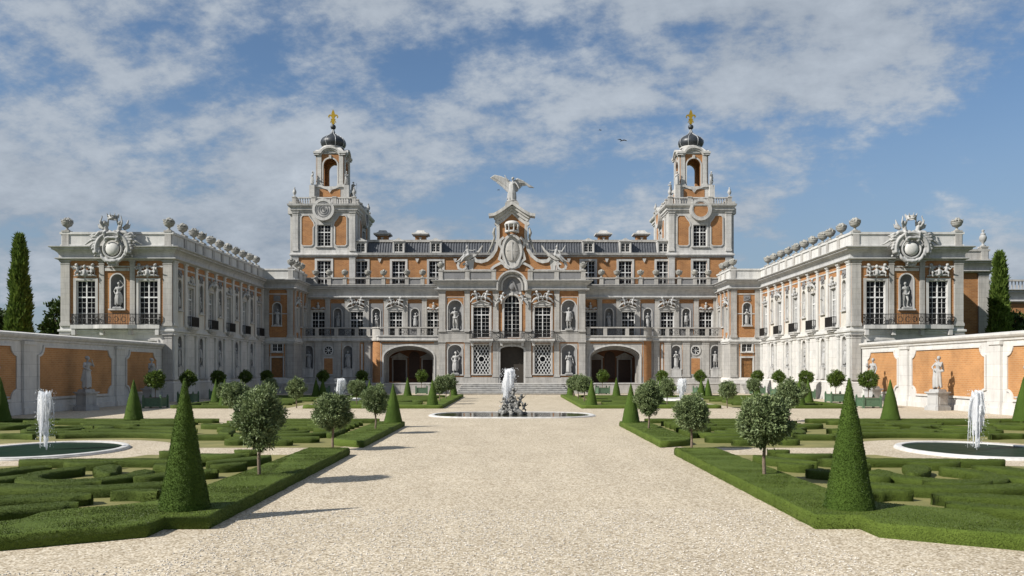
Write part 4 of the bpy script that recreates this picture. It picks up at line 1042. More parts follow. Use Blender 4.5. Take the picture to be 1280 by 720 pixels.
b = B(); b.plate(F0, [(-1.28, 0)] + arch_pts(0, 1.28, .4, 3.6) + [(1.28, 0)], -.8, -.68); ob('door_leaf', b.mesh('door_leaf', VOID), d)  # plain dark plate standing in for the unlit passage, not a door leaf
for q0, q1 in ((-23.2, -15.42), (15.42, 23.2)):
    b = B(); b.sweep([(q0, YLo), (q1, YLo)], [(0, 0), (.14, 0), (.14, 1.5), (.08, 1.6), (.08, 1.67), (0, 1.68)]); ob('plinth', b.mesh('plinth', STONE), root)
for x0, x1 in ((-8, -1.5), (1.5, 8)):
    b = B(); b.bx(FB, x0, x1, 0, .14, 0, 1.66); ob('plinth', b.mesh('plinth', STONE), root)
# arched cornice
b = B()
for r0, r1, n in ((1.02, 1.18, .3), (1.18, 1.36, .12), (1.36, 1.52, .45), (1.52, 1.68, .68)):
    b.band(FB, [(-(r0 + r1) / 2, 11.1)] + arch_pts(0, (r0 + r1) / 2, (r0 + r1) / 2, 11.6) + [((r0 + r1) / 2, 11.1)], r1 - r0 + .002, -.5, n)
ob('arched_cornice', b.mesh('arched_cornice', TRIM), root)
b = B(); b.plate(FB, [(-1.0, 10.7)] + arch_pts(0, 1.02, 1.02, 11.6) + [(1.0, 10.7)], .004, .03); ob('tympanum', b.mesh('tympanum', GREY), root)
b = B(); b.chain([(-.5, -.05, 11.2), (-.25, -.1, 11.9), (0, -.1, 12.2), (.25, -.1, 11.9), (.5, -.05, 11.2)], .09); b.ell((0, -.08, 11.55), (.3, .12, .42)); ob('tympanum_relief', fuse(b, 'tympanum_relief', GREY, .04), root, (0, YB - .03, 0))
# parapet of the block
FG = Fr((0, 91.3), (1, 0), (0, -1))
for s in (-1, 1):
    b = B(); b.bx(FG, *sorted((s * 1.72, s * 7.9)), -.45, 0, 12.2, 13.15); b.bx(FG, *sorted((s * 1.72, s * 8.0)), -.5, .12, 13.15, 13.32); ob('central_parapet', b.mesh('central_parapet', STONE), root)
for s in (-1, 1):
    for u in (2.0, 4.85, 7.75): fpart('parapet_pier', pier_me(.46, 1.14, .5), root, FG, s * u, .04, 12.2)
    for u0, u1 in ((2.3, 4.55), (5.15, 7.45)):
        b = B(); b.bx(FG, *sorted((s * u0, s * u1)), 0, .02, 12.4, 13.05); ob('parapet_panel', b.mesh('parapet_panel', GREY), root)
    u = s * 7.75
    urn((u, 91.5, 13.34), f'stone flower urn on the {"left" if s < 0 else "right"} corner pier of the gabled centre', 'urns on the palace parapets', .95, s)
# gable
FGa = Fr((0, 92.3), (1, 0), (0, -1))
half = [(0, 20.5), (.5, 20.1), (1.2, 19.6), (1.5, 19.2), (1.45, 18.2), (1.45, 16.6), (1.6, 15.9), (2.0, 15.1), (2.6, 14.5), (3.3, 14.25), (4.1, 14.35), (4.6, 14.0), (4.65, 13.32), (0, 13.32)]
out = half[:-1] + [(-x, z) for x, z in half[:-1]][::-1][:-1]
b = B(); b.plate(FGa, out, -.5, .1); g = ob('gable', b.mesh('gable', BRICK), root)
for s in (-1, 1):
    b = B()
    b.band(FGa, [(s * x, z) for x, z in [(1.62, 18.9), (1.55, 18.2), (1.52, 17.3), (1.58, 16.4), (1.8, 15.6), (2.2, 14.95), (2.75, 14.5), (3.35, 14.32), (3.9, 14.42), (4.2, 14.75)]], .34, -.55, .28)
    b.band(FGa, [(s * x, z) for x, z in [(1.75, 13.4), (4.6, 13.4)]], .18, -.5, .2)
    ob('gable_moulding', b.mesh('gable_moulding', TRIM), g)
    b = B()
    pts = [(s * x, z) for x, z in [(3.25, 16.1), (3.6, 15.55), (4.1, 15.05), (4.7, 14.7), (5.3, 14.65), (5.75, 14.4), (5.95, 13.95), (5.85, 13.6), (5.45, 13.42), (5.1, 13.6), (5.0, 13.95), (5.2, 14.15), (5.4, 14.0)]]
    b.band(FGa, pts, [.08, .18, .26, .30, .30, .28, .26, .24, .22, .2, .18, .16, .14], -.5, .32)
    b.plate(FGa, [(s * x, z) for x, z in [(4.1, 14.5), (4.75, 14.6), (5.0, 14.3), (4.75, 13.9), (4.75, 13.4), (4.3, 13.4)]], -.4, .14)
    ob('volute', b.mesh('volute', TRIM), g)
    b = B(); b.chain([(s * 1.9, 0, 18.0), (s * 2.02, -.1, 17.5), (s * 1.9, -.1, 17.0), (s * 2.1, -.05, 16.4), (s * 2.35, -.05, 15.8), (s * 2.7, 0, 15.2)], [.12, .18, .13, .15, .13, .06]); ob('garland', fuse(b, 'garland', URNM, .05, 1), g, (0, 92.2, 0))
    b = B(); b.band(FGa, [(s * x, z) for x, z in [(1.5, 18.3), (1.75, 18.5), (1.65, 18.95), (1.9, 19.2)]], .3, -.4, .3); ob('bracket', b.mesh('bracket', TRIM), g)
b = B()
roofl = [(-2.55, 19.35), (-1.9, 19.45), (-1.2, 19.85), (-.5, 20.35), (0, 20.7), (.5, 20.35), (1.2, 19.85), (1.9, 19.45), (2.55, 19.35)]
b.band(FGa, roofl, .30, -.6, .80); b.band(FGa, [(x, z - .29) for x, z in roofl[1:-1]], .30, -.5, .55); b.band(FGa, [(x * .92, z - .58) for x, z in roofl[1:-1]], .34, -.45, .36); b.band(FGa, [(x * .8, z - .9) for x, z in roofl[1:-1]], .34, -.4, .18)
ob('gable_pediment', b.mesh('gable_pediment', TRIM), g)
b = B(); b.bx(FGa, -.75, .75, -.7, .55, 20.4, 20.75); b.bx(FGa, -.62, .62, -.6, .45, 20.75, 20.95); ob('gable_pedestal', b.mesh('gable_pedestal', STONE), g)
# coat of arms
b = B()
ov = [(1.02 * math.sin(2 * PI * i / 20), 15.55 + 1.62 * math.cos(2 * PI * i / 20) - (.25 if 7 < i < 13 else 0)) for i in range(20)]
b.plate(FGa, [(x * 1.2, (z - 15.55) * 1.14 + 15.55) for x, z in ov], .1, .28)
sh = ob('coat_of_arms', b.mesh('coat_of_arms', TRIM), root)
b = B(); b.band(FGa, ov, .2, .28, .46, closed=True)
for s in (-1, 1): b.band(FGa, [(s * x, z) for x, z in [(.9, 17.0), (1.25, 16.7), (1.35, 16.2), (1.1, 15.7), (1.25, 15.2), (1.4, 14.6), (1.0, 14.3), (.75, 13.8), (.3, 13.6)]], .26, .12, .36)
for s in (-1, 1): b.band(FGa, [(s * x, z) for x, z in [(.6, 13.9), (1.2, 14.2), (1.9, 13.85), (2.3, 13.5)]], .26, .1, .3)
ob('scroll_frame', b.mesh('scroll_frame', TRIM), sh)
b = B(); b.ell((0, 0, 0), (.80, .2, 1.25), seg=24); ob('shield', b.mesh('shield', GREY if False else STONE), sh, (0, 92.02, 15.5))
b = B(); b.bx(FGa, -.05, .05, .44, .5, 14.5, 16.5); b.bx(FGa, -.6, .6, .44, .485, 15.5, 15.58); ob('shield_charge', b.mesh('shield_charge', TRIM), sh)
b = B(); b.lathe([(.66, 0), (.78, .03), (.78, .2), (.7, .24), (.64, .24), (.6, 0)], 20); b.ell((0, 0, 1.02), (.78, .6, .34), seg=18); b.lathe([(.78, .86), (.84, .9), (.84, .98), (.76, 1.0)], 18)
for i in range(8):
    a = 2 * PI * i / 8 + .3; b.chain([(.68 * math.cos(a), .68 * math.sin(a), .15), (.72 * math.cos(a), .72 * math.sin(a), .5), (.74 * math.cos(a), .74 * math.sin(a), .9)], [.13, .07, .12], 6)
ob('crown', b.mesh('crown', TRIM), sh, (0, 91.75, 17.42))
# stone bands beside the steps and ground-level terrace
rebase(root, (0, 91.6, 0))

# ------------------------------------------------------------------ statues of the main building
for s in (-1, 1):
    side = 'left' if s < 0 else 'right'
    for i, u in enumerate(AN):
        statue((s * u, YM + .12, 7.2), 0, (i * 2 + (s > 0)) % 6, f'pale statue in the {ORD[i]} balcony-level niche from the gabled centre, {side} half of facade', 1.75, 'niche statues on the main facade')
    for i, u in enumerate((18.15, 22.5)):
        statue((s * u, YLo + .10, 2.6), 0, (i * 2 + 1 + (s > 0) * 2) % 6, f'stone statue in the ground-floor niche {("inside", "outside")[i]} the round {side} oculus window', 2.0, 'niche statues on the main facade')
    for i, z in enumerate((1.98, 6.8)):
        statue((s * 6.2, YB + .12, z), 0, (i * 2 + (s > 0) * 3) % 6, f'grey statue in the tall {("lower", "upper")[i]} niche on the {side} flank of the gabled centre', 2.55, 'niche statues on the gabled centre')
    # reclining figures on the volutes
    b = B(); b.cap((0, 0, 0), (s * .1, 0, .5), .2, .17); b.ell((s * .16, -.02, .88), (.13, .14, .17)); b.cap((s * .12, 0, .5), (s * .15, 0, .75), .08); b.cap((s * .17, 0, 1.0), (s * .2, 0, 1.2), .05, .03)
    b.chain([(-s * .05, 0, .5), (-s * .42, -.05, .45), (-s * .75, -.1, .55)], [.08, .07, .05]); b.chain([(s * .28, 0, .5), (s * .5, -.1, .2), (s * .55, -.15, -.1)], [.08, .06, .05])
    b.chain([(0, 0, 0), (s * .5, -.15, -.12), (s * 1.05, -.1, -.62), (s * 1.35, -.15, -.78)], [.16, .13, .09, .05]); b.chain([(0, -.1, 0), (s * .45, -.2, -.3), (s * .8, -.2, -.75)], [.15, .12, .06])
    if s > 0: b.chain([(.25, 0, .45), (.7, 0, .35), (.95, 0, .75), (1.1, 0, 1.05)], [.10, .10, .07, .05])
    for k in range(4): b.chain([(-s * .1, .05, .1), (s * (.3 + .15 * k), -.1, -.1 - .12 * k), (s * (.5 + .2 * k), 0, -.4 - .12 * k)], [.12, .11, .06])
    t = thing('reclining_statue', f'white reclining figure on the {side} scroll of the central gable, below the winged statue', 'statue', (s * 4.75, 91.9, 15.05), 0, 'reclining statues on the gable')
    ob('figure', fuse(b, 'figure', SCULPT, .035, 2), t)
# winged statue
t = thing('angel_statue', 'winged stone figure with spread wings standing on top of the central gable', 'statue', (0, 92.4, 20.95))
b = B(); body(b, ((-.38, -.05, 1.55), (-.52, -.05, 1.82)), ((.34, -.12, 1.2), (.42, -.25, .98)), 1, .05, -1); k0 = 0; b.xf(Matrix.Scale(1.52, 4)); ob('figure', fuse(b, 'figure', SCULPT, .035, 2), t)
b = B(); folds(b, 1.22, .02, .16, .27, 16, 0, 360, .055, seed=40); folds(b, 1.0, .25, .2, .36, 6, 20, 160, .06, seed=41, dy=.05); sash(b, [(-.2, 0, 1.42), (.05, -.15, 1.25), (.2, -.05, 1.05), (.38, .1, .8)]); b.xf(Matrix.Scale(1.52, 4)); ob('drapery', fuse(b, 'drapery', SCULPT, .04, 2), t)
for s in (-1, 1):
    b = B()
    arm = [(s * .15, .22, 2.15), (s * .65, .32, 2.55), (s * 1.25, .36, 2.82), (s * 1.9, .38, 3.0)] if s < 0 else [(s * .15, .22, 2.2), (s * .6, .32, 2.55), (s * 1.25, .36, 2.3), (s * 1.9, .38, 1.72)]
    b.chain(arm, [.15, .15, .12, .07])
    for k in range(22):
        f = k / 21; q = f * 2.999; i = int(q); a = Vector(arm[i]).lerp(Vector(arm[i + 1]), q - i)
        L = (1.15 if s < 0 else 1.1) * (1 - .5 * f); d = Vector((s * (.25 + .6 * f), .05, -1 + .55 * f if s < 0 else -.75 + .62 * f)).normalized()
        b.cap(a, a + d * L * .55, .11, .10, 6, sq=.7); b.cap(a + d * L * .5 + Vector((0, .05, 0)), a + d * L + Vector((0, .06, 0)), .095, .05, 6, sq=.7)
    ob('wing', fuse(b, 'wing', SCULPT, .04, 1), t)
b = B(); b.lathe([(0, 0), (.6, 0), (.6, .1), (.5, .16), (0, .2)], 14); ob('base', b.mesh('base', STONE), t)

# ------------------------------------------------------------------ bell towers
def build_tower(s):
    side = 'left' if s < 0 else 'right'
    t = thing('bell_tower', f'{side} brick and stone bell tower, {"grey stone dial" if s < 0 else "round brick disc"} over its window, dark onion dome', 'bell tower', group='bell towers')
    cx, y0, hw, dp = s * 21.75, 97.2, 3.66, 10.0
    fF = Fr((cx, y0), (1, 0), (0, -1)); fI = Fr((cx - s * hw, y0), (0, 1), (-s, 0)); fO = Fr((cx + s * hw, y0), (0, 1), (s, 0)); fB = Fr((cx, y0 + dp), (1, 0), (0, 1))
    b = B(); wall(b, fF, -hw, hw, 11.6, 15.6, [('hole', 0, .8, 12.0, 15.1, 0, .3)]); ob('base_wall', b.mesh('base_wall', BRICK), t)
    b = B(); wall(b, fF, -hw, hw, 15.6, 20.8, [('hole', 0, .78, 16.75, 19.25, 0, .3)])
    wall(b, fI, 0, dp, 11.6, 20.8, [('hole', dp / 2, .78, 16.75, 19.25, 0, .3)]); wall(b, fO, 0, dp, 11.6, 20.8, []); wall(b, fB, -hw, hw, 0, 20.8, []); ob('shaft_wall', b.mesh('shaft_wall', TOWER), t)
    if hw:
        b = B(); b.bx(Fr((cx + s * hw, y0), (s, 0), (0, -1)), .003, .62, -dp + 1, -1.4, 11.6, 20.75); ob('side_buttress', b.mesh('side_buttress', TOWER), t)
        b = B(); b.bx(Fr((cx + s * hw, y0), (s, 0), (0, -1)), -.0, .85, -dp + .8, -1.2, 20.75, 21.5); b.bx(Fr((cx + s * hw, y0), (s, 0), (0, -1)), .0, .75, -dp + .8, -1.2, 21.5, 22.2); ob('side_cornice', b.mesh('side_cornice', TOWER), t)
    add_window(t, fF, 0, 12.0, 15.1, .8, 7, 4, transom=.62, sur=.26, sill=False)
    for fr, c in ((fF, 0), (fI, dp / 2)):
        add_window(t, fr, c, 16.75, 19.25, .78, 6, 4, transom=.62, sur=.2)
        for q in (-1, 1):
            P = [(1.25, 17.0), (1.45, 16.8), (2.45, 16.8), (2.65, 17.0), (2.65, 20.1), (2.45, 20.35), (1.75, 20.35), (1.55, 20.0), (1.2, 19.55), (1.1, 19.2), (1.25, 18.9)]
            P = [(c + q * x, z) for x, z in P]
            b = B(); b.plate(fr, P, .0, .03); p = ob('brick_panel', b.mesh('brick_panel', BRICK), t)
            b = B(); b.band(fr, P, .12, .0, .09, closed=True); ob('panel_frame', b.mesh('panel_frame', TRIM), p)
        for u in (-hw + .36, hw - .36): fpart('pilaster', pilaster_me(.62, 4.5, .13, TOWER), t, fr, c + u, 0, 16.2)
        # oculus
        b = B(); b.band(fr, [(c + 1.12 * math.cos(i * PI / 14), 20.95 + 1.12 * math.sin(i * PI / 14)) for i in range(28)], .3, .0, .5, closed=True); o = ob('oculus', b.mesh('oculus', TRIM), t)
        b = B(); b.plate(fr, [(c + .98 * math.cos(i * PI / 14), 20.95 + .98 * math.sin(i * PI / 14)) for i in range(28)], .1, .40)
        dial = ob('dial', b.mesh('dial', TOWER if s < 0 else BRICK), o)
        b = B()
        for r in ((.82, .55, .3) if s < 0 else (.9,)): b.band(fr, [(c + r * math.cos(i * PI / 12), 20.95 + r * math.sin(i * PI / 12)) for i in range(24)], .09, .40, .46, closed=True)
        if s < 0: b.bx(fr, c - .03, c + .03, .40, .47, 20.9, 21.6); b.bx(fr, c - .02, c + .4, .40, .465, 20.93, 20.98)
        ob('dial_ring', b.mesh('dial_ring', TRIM if s > 0 else GREY), o)
    for q in (-1, 1):
        fpart('pilaster', pilaster_me(.7, 3.9, .13, TOWER), t, fF, q * (hw - .38), 0, 11.75)
    b = B(); b.sweep([(cx - hw, y0 + dp), (cx - hw, y0), (cx + hw, y0), (cx + hw, y0 + dp)], [(0, 15.45), (.12, 15.5), (.12, 15.62), (.3, 15.7), (.3, 15.86), (.1, 15.95), (.06, 16.25), (0, 16.27)]); ob('string_course', b.mesh('string_course', TRIM), t)
    P4 = [(cx - hw, y0 + dp), (cx - hw, y0), (cx + hw, y0), (cx + hw, y0 + dp)]
    b = B(); b.sweep(P4, [(0, 20.7), (.12, 20.75), (.12, 20.9), (.24, 20.95), (.24, 21.2), (.38, 21.3), (.48, 21.42), (.52, 21.62), (0, 21.7)], closed=True); b.add([(x, y, 21.68) for x, y in P4], [(0, 1, 2, 3)]); ob('cornice', b.mesh('cornice', TRIM), t)
    # balustrade
    for fr, c, L in ((fF, 0, 2 * hw), (fI, dp / 2, dp), (fO, dp / 2, dp), (fB, 0, 2 * hw)):
        for u in (-2.35, 0, 2.35): fpart('balustrade', baluster_row_me(1.7, .62), t, fr, c + u, -.12, 21.7)
        for u in (-hw + .2, -1.2, 1.2, hw - .2): fpart('balustrade_pier', pier_me(.42, .82, .28), t, fr, c + u, .0, 21.7)
        b = B(); b.bx(fr, c - hw, c + hw, -.25, .02, 22.32, 22.46); ob('hand_rail', b.mesh('hand_rail', TOWER), t)
    # belfry
    cy = 102.2; h = 1.84
    for q in range(4):
        a = PI / 2 * q; N = (math.sin(a), -math.cos(a)); U = (math.cos(a), math.sin(a)); fr = Fr((cx + N[0] * h, cy + N[1] * h), U, N)
        b = B(); wall(b, fr, -h, h, 21.7, 24.4, []); ob('belfry_base', b.mesh('belfry_base', TOWER), t)
        b = B(); b.plate(fr, [(-1.25, 22.9), (1.25, 22.9), (1.25, 24.05), (-1.25, 24.05)], 0, .03); ob('brick_panel', b.mesh('brick_panel', BRICK), t)
        b = B(); b.band(fr, [(-h - .1, 24.45), (-1.1, 24.42), (-.6, 24.2), (0, 24.05), (.6, 24.2), (1.1, 24.42), (h + .1, 24.45)], .26, -.2, .16); b.plate(fr, [(-.3, 24.0), (.3, 24.0), (0, 23.6)], .03, .15); ob('belfry_ledge', b.mesh('belfry_ledge', TRIM), t)
        hb = 1.62; fr2 = Fr((cx + N[0] * hb, cy + N[1] * hb), U, N)
        for d_, nm in ((0, 'belfry_wall'), (-.38, 'belfry_inner_wall')):
            f3 = Fr((cx + N[0] * (hb + d_), cy + N[1] * (hb + d_)), U, N); e = hb + d_
            b = B(); wall(b, f3, -e, e, 24.3, 28.5, [('hole', 0, .82, 24.4, 27.8, .82, .38 if d_ == 0 else .01)]); ob(nm, b.mesh(nm, [BRICK, BRICK]), t)
        for u in (-1.3, 1.3): fpart('pilaster', pilaster_me(.5, 3.95, .14, TOWER), t, fr2, u, 0, 24.5)
        b = B(); b.band(fr2, [(-.9, 24.5)] + arch_pts(0, .9, .9, 26.95) + [(.9, 24.5)], .16, 0, .09); b.bx(fr2, -.14, .14, .0, .2, 27.75, 28.15)
        ob('arch_moulding', b.mesh('arch_moulding', TRIM), t)
        curve = [(-hb - .34, 28.45), (-1.12, 28.45)] + [(1.12 * math.cos(PI - PI * i / 12), 28.3 + .78 * math.sin(PI - PI * i / 12)) for i in range(2, 11)] + [(1.12, 28.45), (hb + .34, 28.45)]
        b = B(); b.band(fr2, curve, .22, -.3, .36); b.band(fr2, [(x * .98, z - .2) for x, z in curve], .2, -.3, .22); b.plate(fr2, [(-1.3, 28.3)] + [(1.02 * math.cos(PI - PI * i / 12), 28.2 + .78 * math.sin(PI - PI * i / 12)) for i in range(1, 12)] + [(1.3, 28.3)], -.3, .05)
        ob('eyebrow_cornice', b.mesh('eyebrow_cornice', TRIM), t)
    b = B(); b.lathe([(2.5, 28.45), (2.0, 28.9), (1.5, 29.3), (1.3, 29.5)], 4, (cx, cy, 0), 0, False, PI / 4, PI / 4 + 2 * PI); b.lathe([(1.3, 29.3), (1.35, 29.45), (1.2, 29.55), (0, 29.56)], 16, (cx, cy, 0)); ob('belfry_roof', b.mesh('belfry_roof', TOWER), t)
    prof = [(1.25, 29.5), (1.42, 29.65), (1.53, 29.95), (1.5, 30.25), (1.3, 30.55), (.92, 30.8), (.5, 31.02), (.25, 31.25), (.12, 31.55), (.08, 31.75)]
    b = B(); b.lathe(prof, 32, (cx, cy, 0)); dm = ob('onion_dome', b.mesh('onion_dome', LEAD), t)
    b = B()
    for i in range(8):
        a = PI / 8 + PI / 4 * i; b.chain([(cx + (r + .01) * math.cos(a), cy + (r + .01) * math.sin(a), z) for r, z in prof], .045, 5)
    ob('dome_ribs', b.mesh('dome_ribs', RIBM, uv=False), dm)
    b = B(); b.ell((cx, cy, 32.0), (.33, .33, .33), seg=16); ob('finial_ball', b.mesh('finial_ball', LEAD), dm)
    b = B(); f0 = Fr((cx, cy), (1, 0), (0, -1))
    b.plate(f0, [(0, 34.15), (.14, 33.85), (.22, 33.55), (.15, 33.2), (.10, 33.0), (-.10, 33.0), (-.15, 33.2), (-.22, 33.55), (-.14, 33.85)], -.10, .10)
    for q in (-1, 1): b.band(f0, [(q * x, z) for x, z in [(.06, 33.05), (.16, 33.30), (.32, 33.46), (.47, 33.42), (.55, 33.26), (.48, 33.12)]], [.13, .15, .15, .14, .12, .07], -.08, .08)
    b.bx(f0, -.26, .26, -.11, .11, 32.88, 33.0); b.plate(f0, [(-.1, 32.88), (.1, 32.88), (.2, 32.45), (0, 32.3), (-.2, 32.45)], -.09, .09)
    for q in (-1, 1): b.band(f0, [(q * x, z) for x, z in [(.1, 32.85), (.26, 32.7), (.32, 32.55)]], .1, -.07, .07)
    ob('gilded_finial', b.mesh('gilded_finial', GOLD), dm)
    rebase(t, (cx, y0 + dp / 2, 11.6))
    # figures and vases on the tower
    names = (('front', -1, -1), ('front', 1, -1), ('rear', 1, 1), ('rear', -1, 1))
    for i, (fb_, qx, qy) in enumerate(names):
        where = 'outer' if qx * s > 0 else 'inner'
        statue((cx + qx * 2.05, cy + qy * 2.05, 24.45 if qy < 0 else 24.1), math.atan2(qx, -qy), i + (s > 0), f'small stone statue at the {where} {fb_} corner of the {side} tower\'s open belfry', 1.85, 'statues around the belfries', base=False)
        b = B(); b.bx(Fr((cx + qx * 2.05, cy + qy * 2.05), (1, 0), (0, -1)), -.3, .3, -.3, .3, 21.7, 24.45 if qy < 0 else 24.1); r_ = ob('statue_buttress', b.mesh('statue_buttress', TOWER), t); r_.location = Vector((0, 0, 0)) - Vector((cx, y0 + dp / 2, 11.6))
        vase((cx + qx * (hw - .2), y0 + dp / 2 + qy * (dp / 2 - .2), 22.52), f'slender stone vase on the {where} {fb_} corner of the {side} tower\'s balustrade', 'vases on the tower balustrades', 1.0)
for s in (-1, 1): build_tower(s)

# terrace and steps
b = B()
tr = [(-26.5, 96), (-26.5, 88.3), (-8.6, 88.3), (-8.6, 86.6), (8.6, 86.6), (8.6, 88.3), (26.5, 88.3), (26.5, 96)]
k = len(tr); b.add([(x, y, 0) for x, y in tr] + [(x, y, 1.05) for x, y in tr], [tuple(range(k, 2 * k))] + [(i, (i + 1) % k, k + (i + 1) % k, k + i) for i in range(k)])
struct('terrace', b.mesh('terrace', STONE))
b = B(); b.sweep(tr[1:-1], [(-.02, 1.0), (.05, 1.0), (.05, 1.055), (-.3, 1.055)]); struct('terrace_coping', b.mesh('terrace_coping', TRIM))
b = B()
for i in range(6):
    y0 = 86.59 - .42 * (6 - i) ; b.bx(Fr((0, y0), (1, 0), (0, -1)), -5.0 - .12 * (6 - i), 5.0 + .12 * (6 - i), -(86.59 - y0), 0, .175 * i + (.003 if i else 0), .175 * (i + 1) - .062); b.bx(Fr((0, y0), (1, 0), (0, -1)), -5.05 - .12 * (6 - i), 5.05 + .12 * (6 - i), -(86.59 - y0), .07, .175 * (i + 1) - .06, .175 * (i + 1))
struct('entrance_steps', b.mesh('entrance_steps', TRIM))
for s in (-1, 1):
    b = B()
    for i in range(5):
        y0 = 88.29 - .38 * (5 - i); b.bx(Fr((0, y0), (1, 0), (0, -1)), *sorted((s * 24.0, s * 26.0)), -(88.29 - y0), 0, .2 * i + (.003 if i else 0), .2 * (i + 1))
    struct('side_steps', b.mesh('side_steps', STONE))
# ------------------------------------------------------------------ grounds
def sheet(pts, z, name, mat, kind=True):
    b = B(); b.add([(x, y, z) for x, y in pts], [tuple(range(len(pts)))])
    me = b.mesh(name, mat); return struct(name, me)
sheet([(-1500, -300), (1500, -300), (1500, 2500), (-1500, 2500)], -.01, 'ground', GRASS)
sheet([(-27.3, -40), (27.3, -40), (27.3, 96), (-27.3, 96)], 0, 'gravel_court', GRAVEL)

def prism(outline, h=.22, mat=HEDGE, inset=.03):
    """a low clipped hedge from its plan outline, softly rounded top edge"""
    n = len(outline); A = sum(outline[i][0] * outline[(i + 1) % n][1] - outline[(i + 1) % n][0] * outline[i][1] for i in range(n))
    if A < 0: outline = outline[::-1]
    pts = []
    for i in range(n):   # subdivide long edges
        a, c = Vector(outline[i]), Vector(outline[(i + 1) % n]); L = (c - a).length; k = max(1, int(L / .35))
        for j in range(k): pts.append(a.lerp(c, j / k))
    n = len(pts)
    def off(d):
        o = []
        for i in range(n):
            d1 = (pts[i] - pts[i - 1]).normalized(); d2 = (pts[(i + 1) % n] - pts[i]).normalized()
            t = (d1 + d2); t = t.normalized() if t.length > 1e-3 else d1
            nn = Vector((-t.y, t.x)); k = 1 / max(.5, nn.dot(Vector((-d1.y, d1.x)))); o.append(pts[i] + nn * d * k)
        return o
    b = B(); rings = [(off(-.0), 0), (off(-.012), h * .45), (off(.0), h * .82), (off(inset), h * .97), (off(inset * 2.2), h)]
    g = random.Random(int(abs(pts[0].x) * 97 + pts[0].y * 31)); 
    vs = []
    for ps, z in rings:
        for p in ps: vs.append((p.x + g.uniform(-.012, .012), p.y + g.uniform(-.012, .012), z + (g.uniform(-.008, .008) if z else 0)))
    fs = [(r * n + i, r * n + (i + 1) % n, (r + 1) * n + (i + 1) % n, (r + 1) * n + i) for r in range(4) for i in range(n)] + [tuple(range(4 * n, 5 * n))]
    b.add(vs, fs); b.sm = [True] * (len(fs) - 1) + [False]
    return b.mesh('hedge', mat, uv=False)
def ribbon(pts, w, h=.205):
    """outline of a scroll hedge following a curve, with round ends"""
    # resample
    P = [Vector(p) for p in pts]; S = [0]
    for a, c in zip(P, P[1:]): S.append(S[-1] + (c - a).length)
    L = S[-1]; n = max(6, int(L / .16)); Q = []
    for i in range(n + 1):
        d = L * i / n; k = 0
        while k < len(S) - 2 and S[k + 1] < d: k += 1
        t = (d - S[k]) / max(1e-6, S[k + 1] - S[k]); Q.append(P[k].lerp(P[k + 1], min(1, t)))
    prof = [(-.5, 0), (-.52, .45), (-.5, .80), (-.42, .96), (-.25, 1.0), (0, 1.01), (.25, 1.0), (.42, .96), (.5, .80), (.52, .45), (.5, 0)]
    g = random.Random(int(L * 1000)); vs = []; K = len(prof)
    for i, q in enumerate(Q):
        a, c = Q[max(0, i - 1)], Q[min(n, i + 1)]; t = (c - a).normalized(); nn = Vector((-t.y, t.x))
        e = min(i, n - i) * L / n; ww = (w(i / n) if callable(w) else w) * .92
        r = min(1, e / (ww * .5)); ww *= max(.12, math.sqrt(max(0, 1 - (1 - r) ** 2)))
        for o, z in prof: vs.append((q.x + nn.x * o * ww + g.uniform(-.008, .008), q.y + nn.y * o * ww + g.uniform(-.008, .008), z * h + (g.uniform(-.006, .006) if z > .1 else 0)))
    fs = [(i * K + j, i * K + j + 1, (i + 1) * K + j + 1, (i + 1) * K + j) for i in range(n) for j in range(K - 1)]
    fs += [tuple(range(K)), tuple(range(n * K, n * K + K))]
    b = B(); b.add(vs, fs, 0, True); return b.mesh('hedge', HEDGE, uv=False)
def flip(pts, s): return [(s * a, y) for a, y in pts]
def hedge(me, label, group, near=0., lawn=False):
    if near: me = leafed('box_hedge', me, near * 2.6, .021, .012, LEAFH, up=.5)
    o = ob('box_hedge', me); tag(o, label, 'hedge', group); return o
BC, BR = (14.25, 25.7), (2.25, 2.8)       # side fountains
def ring(c, rx, ry, a0, a1, n=24): return [(c[0] + rx * math.cos(R(a0 + (a1 - a0) * i / n)), c[1] + ry * math.sin(R(a0 + (a1 - a0) * i / n))) for i in range(n + 1)]
taper = lambda w: (lambda t: w * (.55 + .45 * math.sin(PI * min(1, t * 1.15))))
comma = lambda w: (lambda t: w * (1.0 - .62 * t))
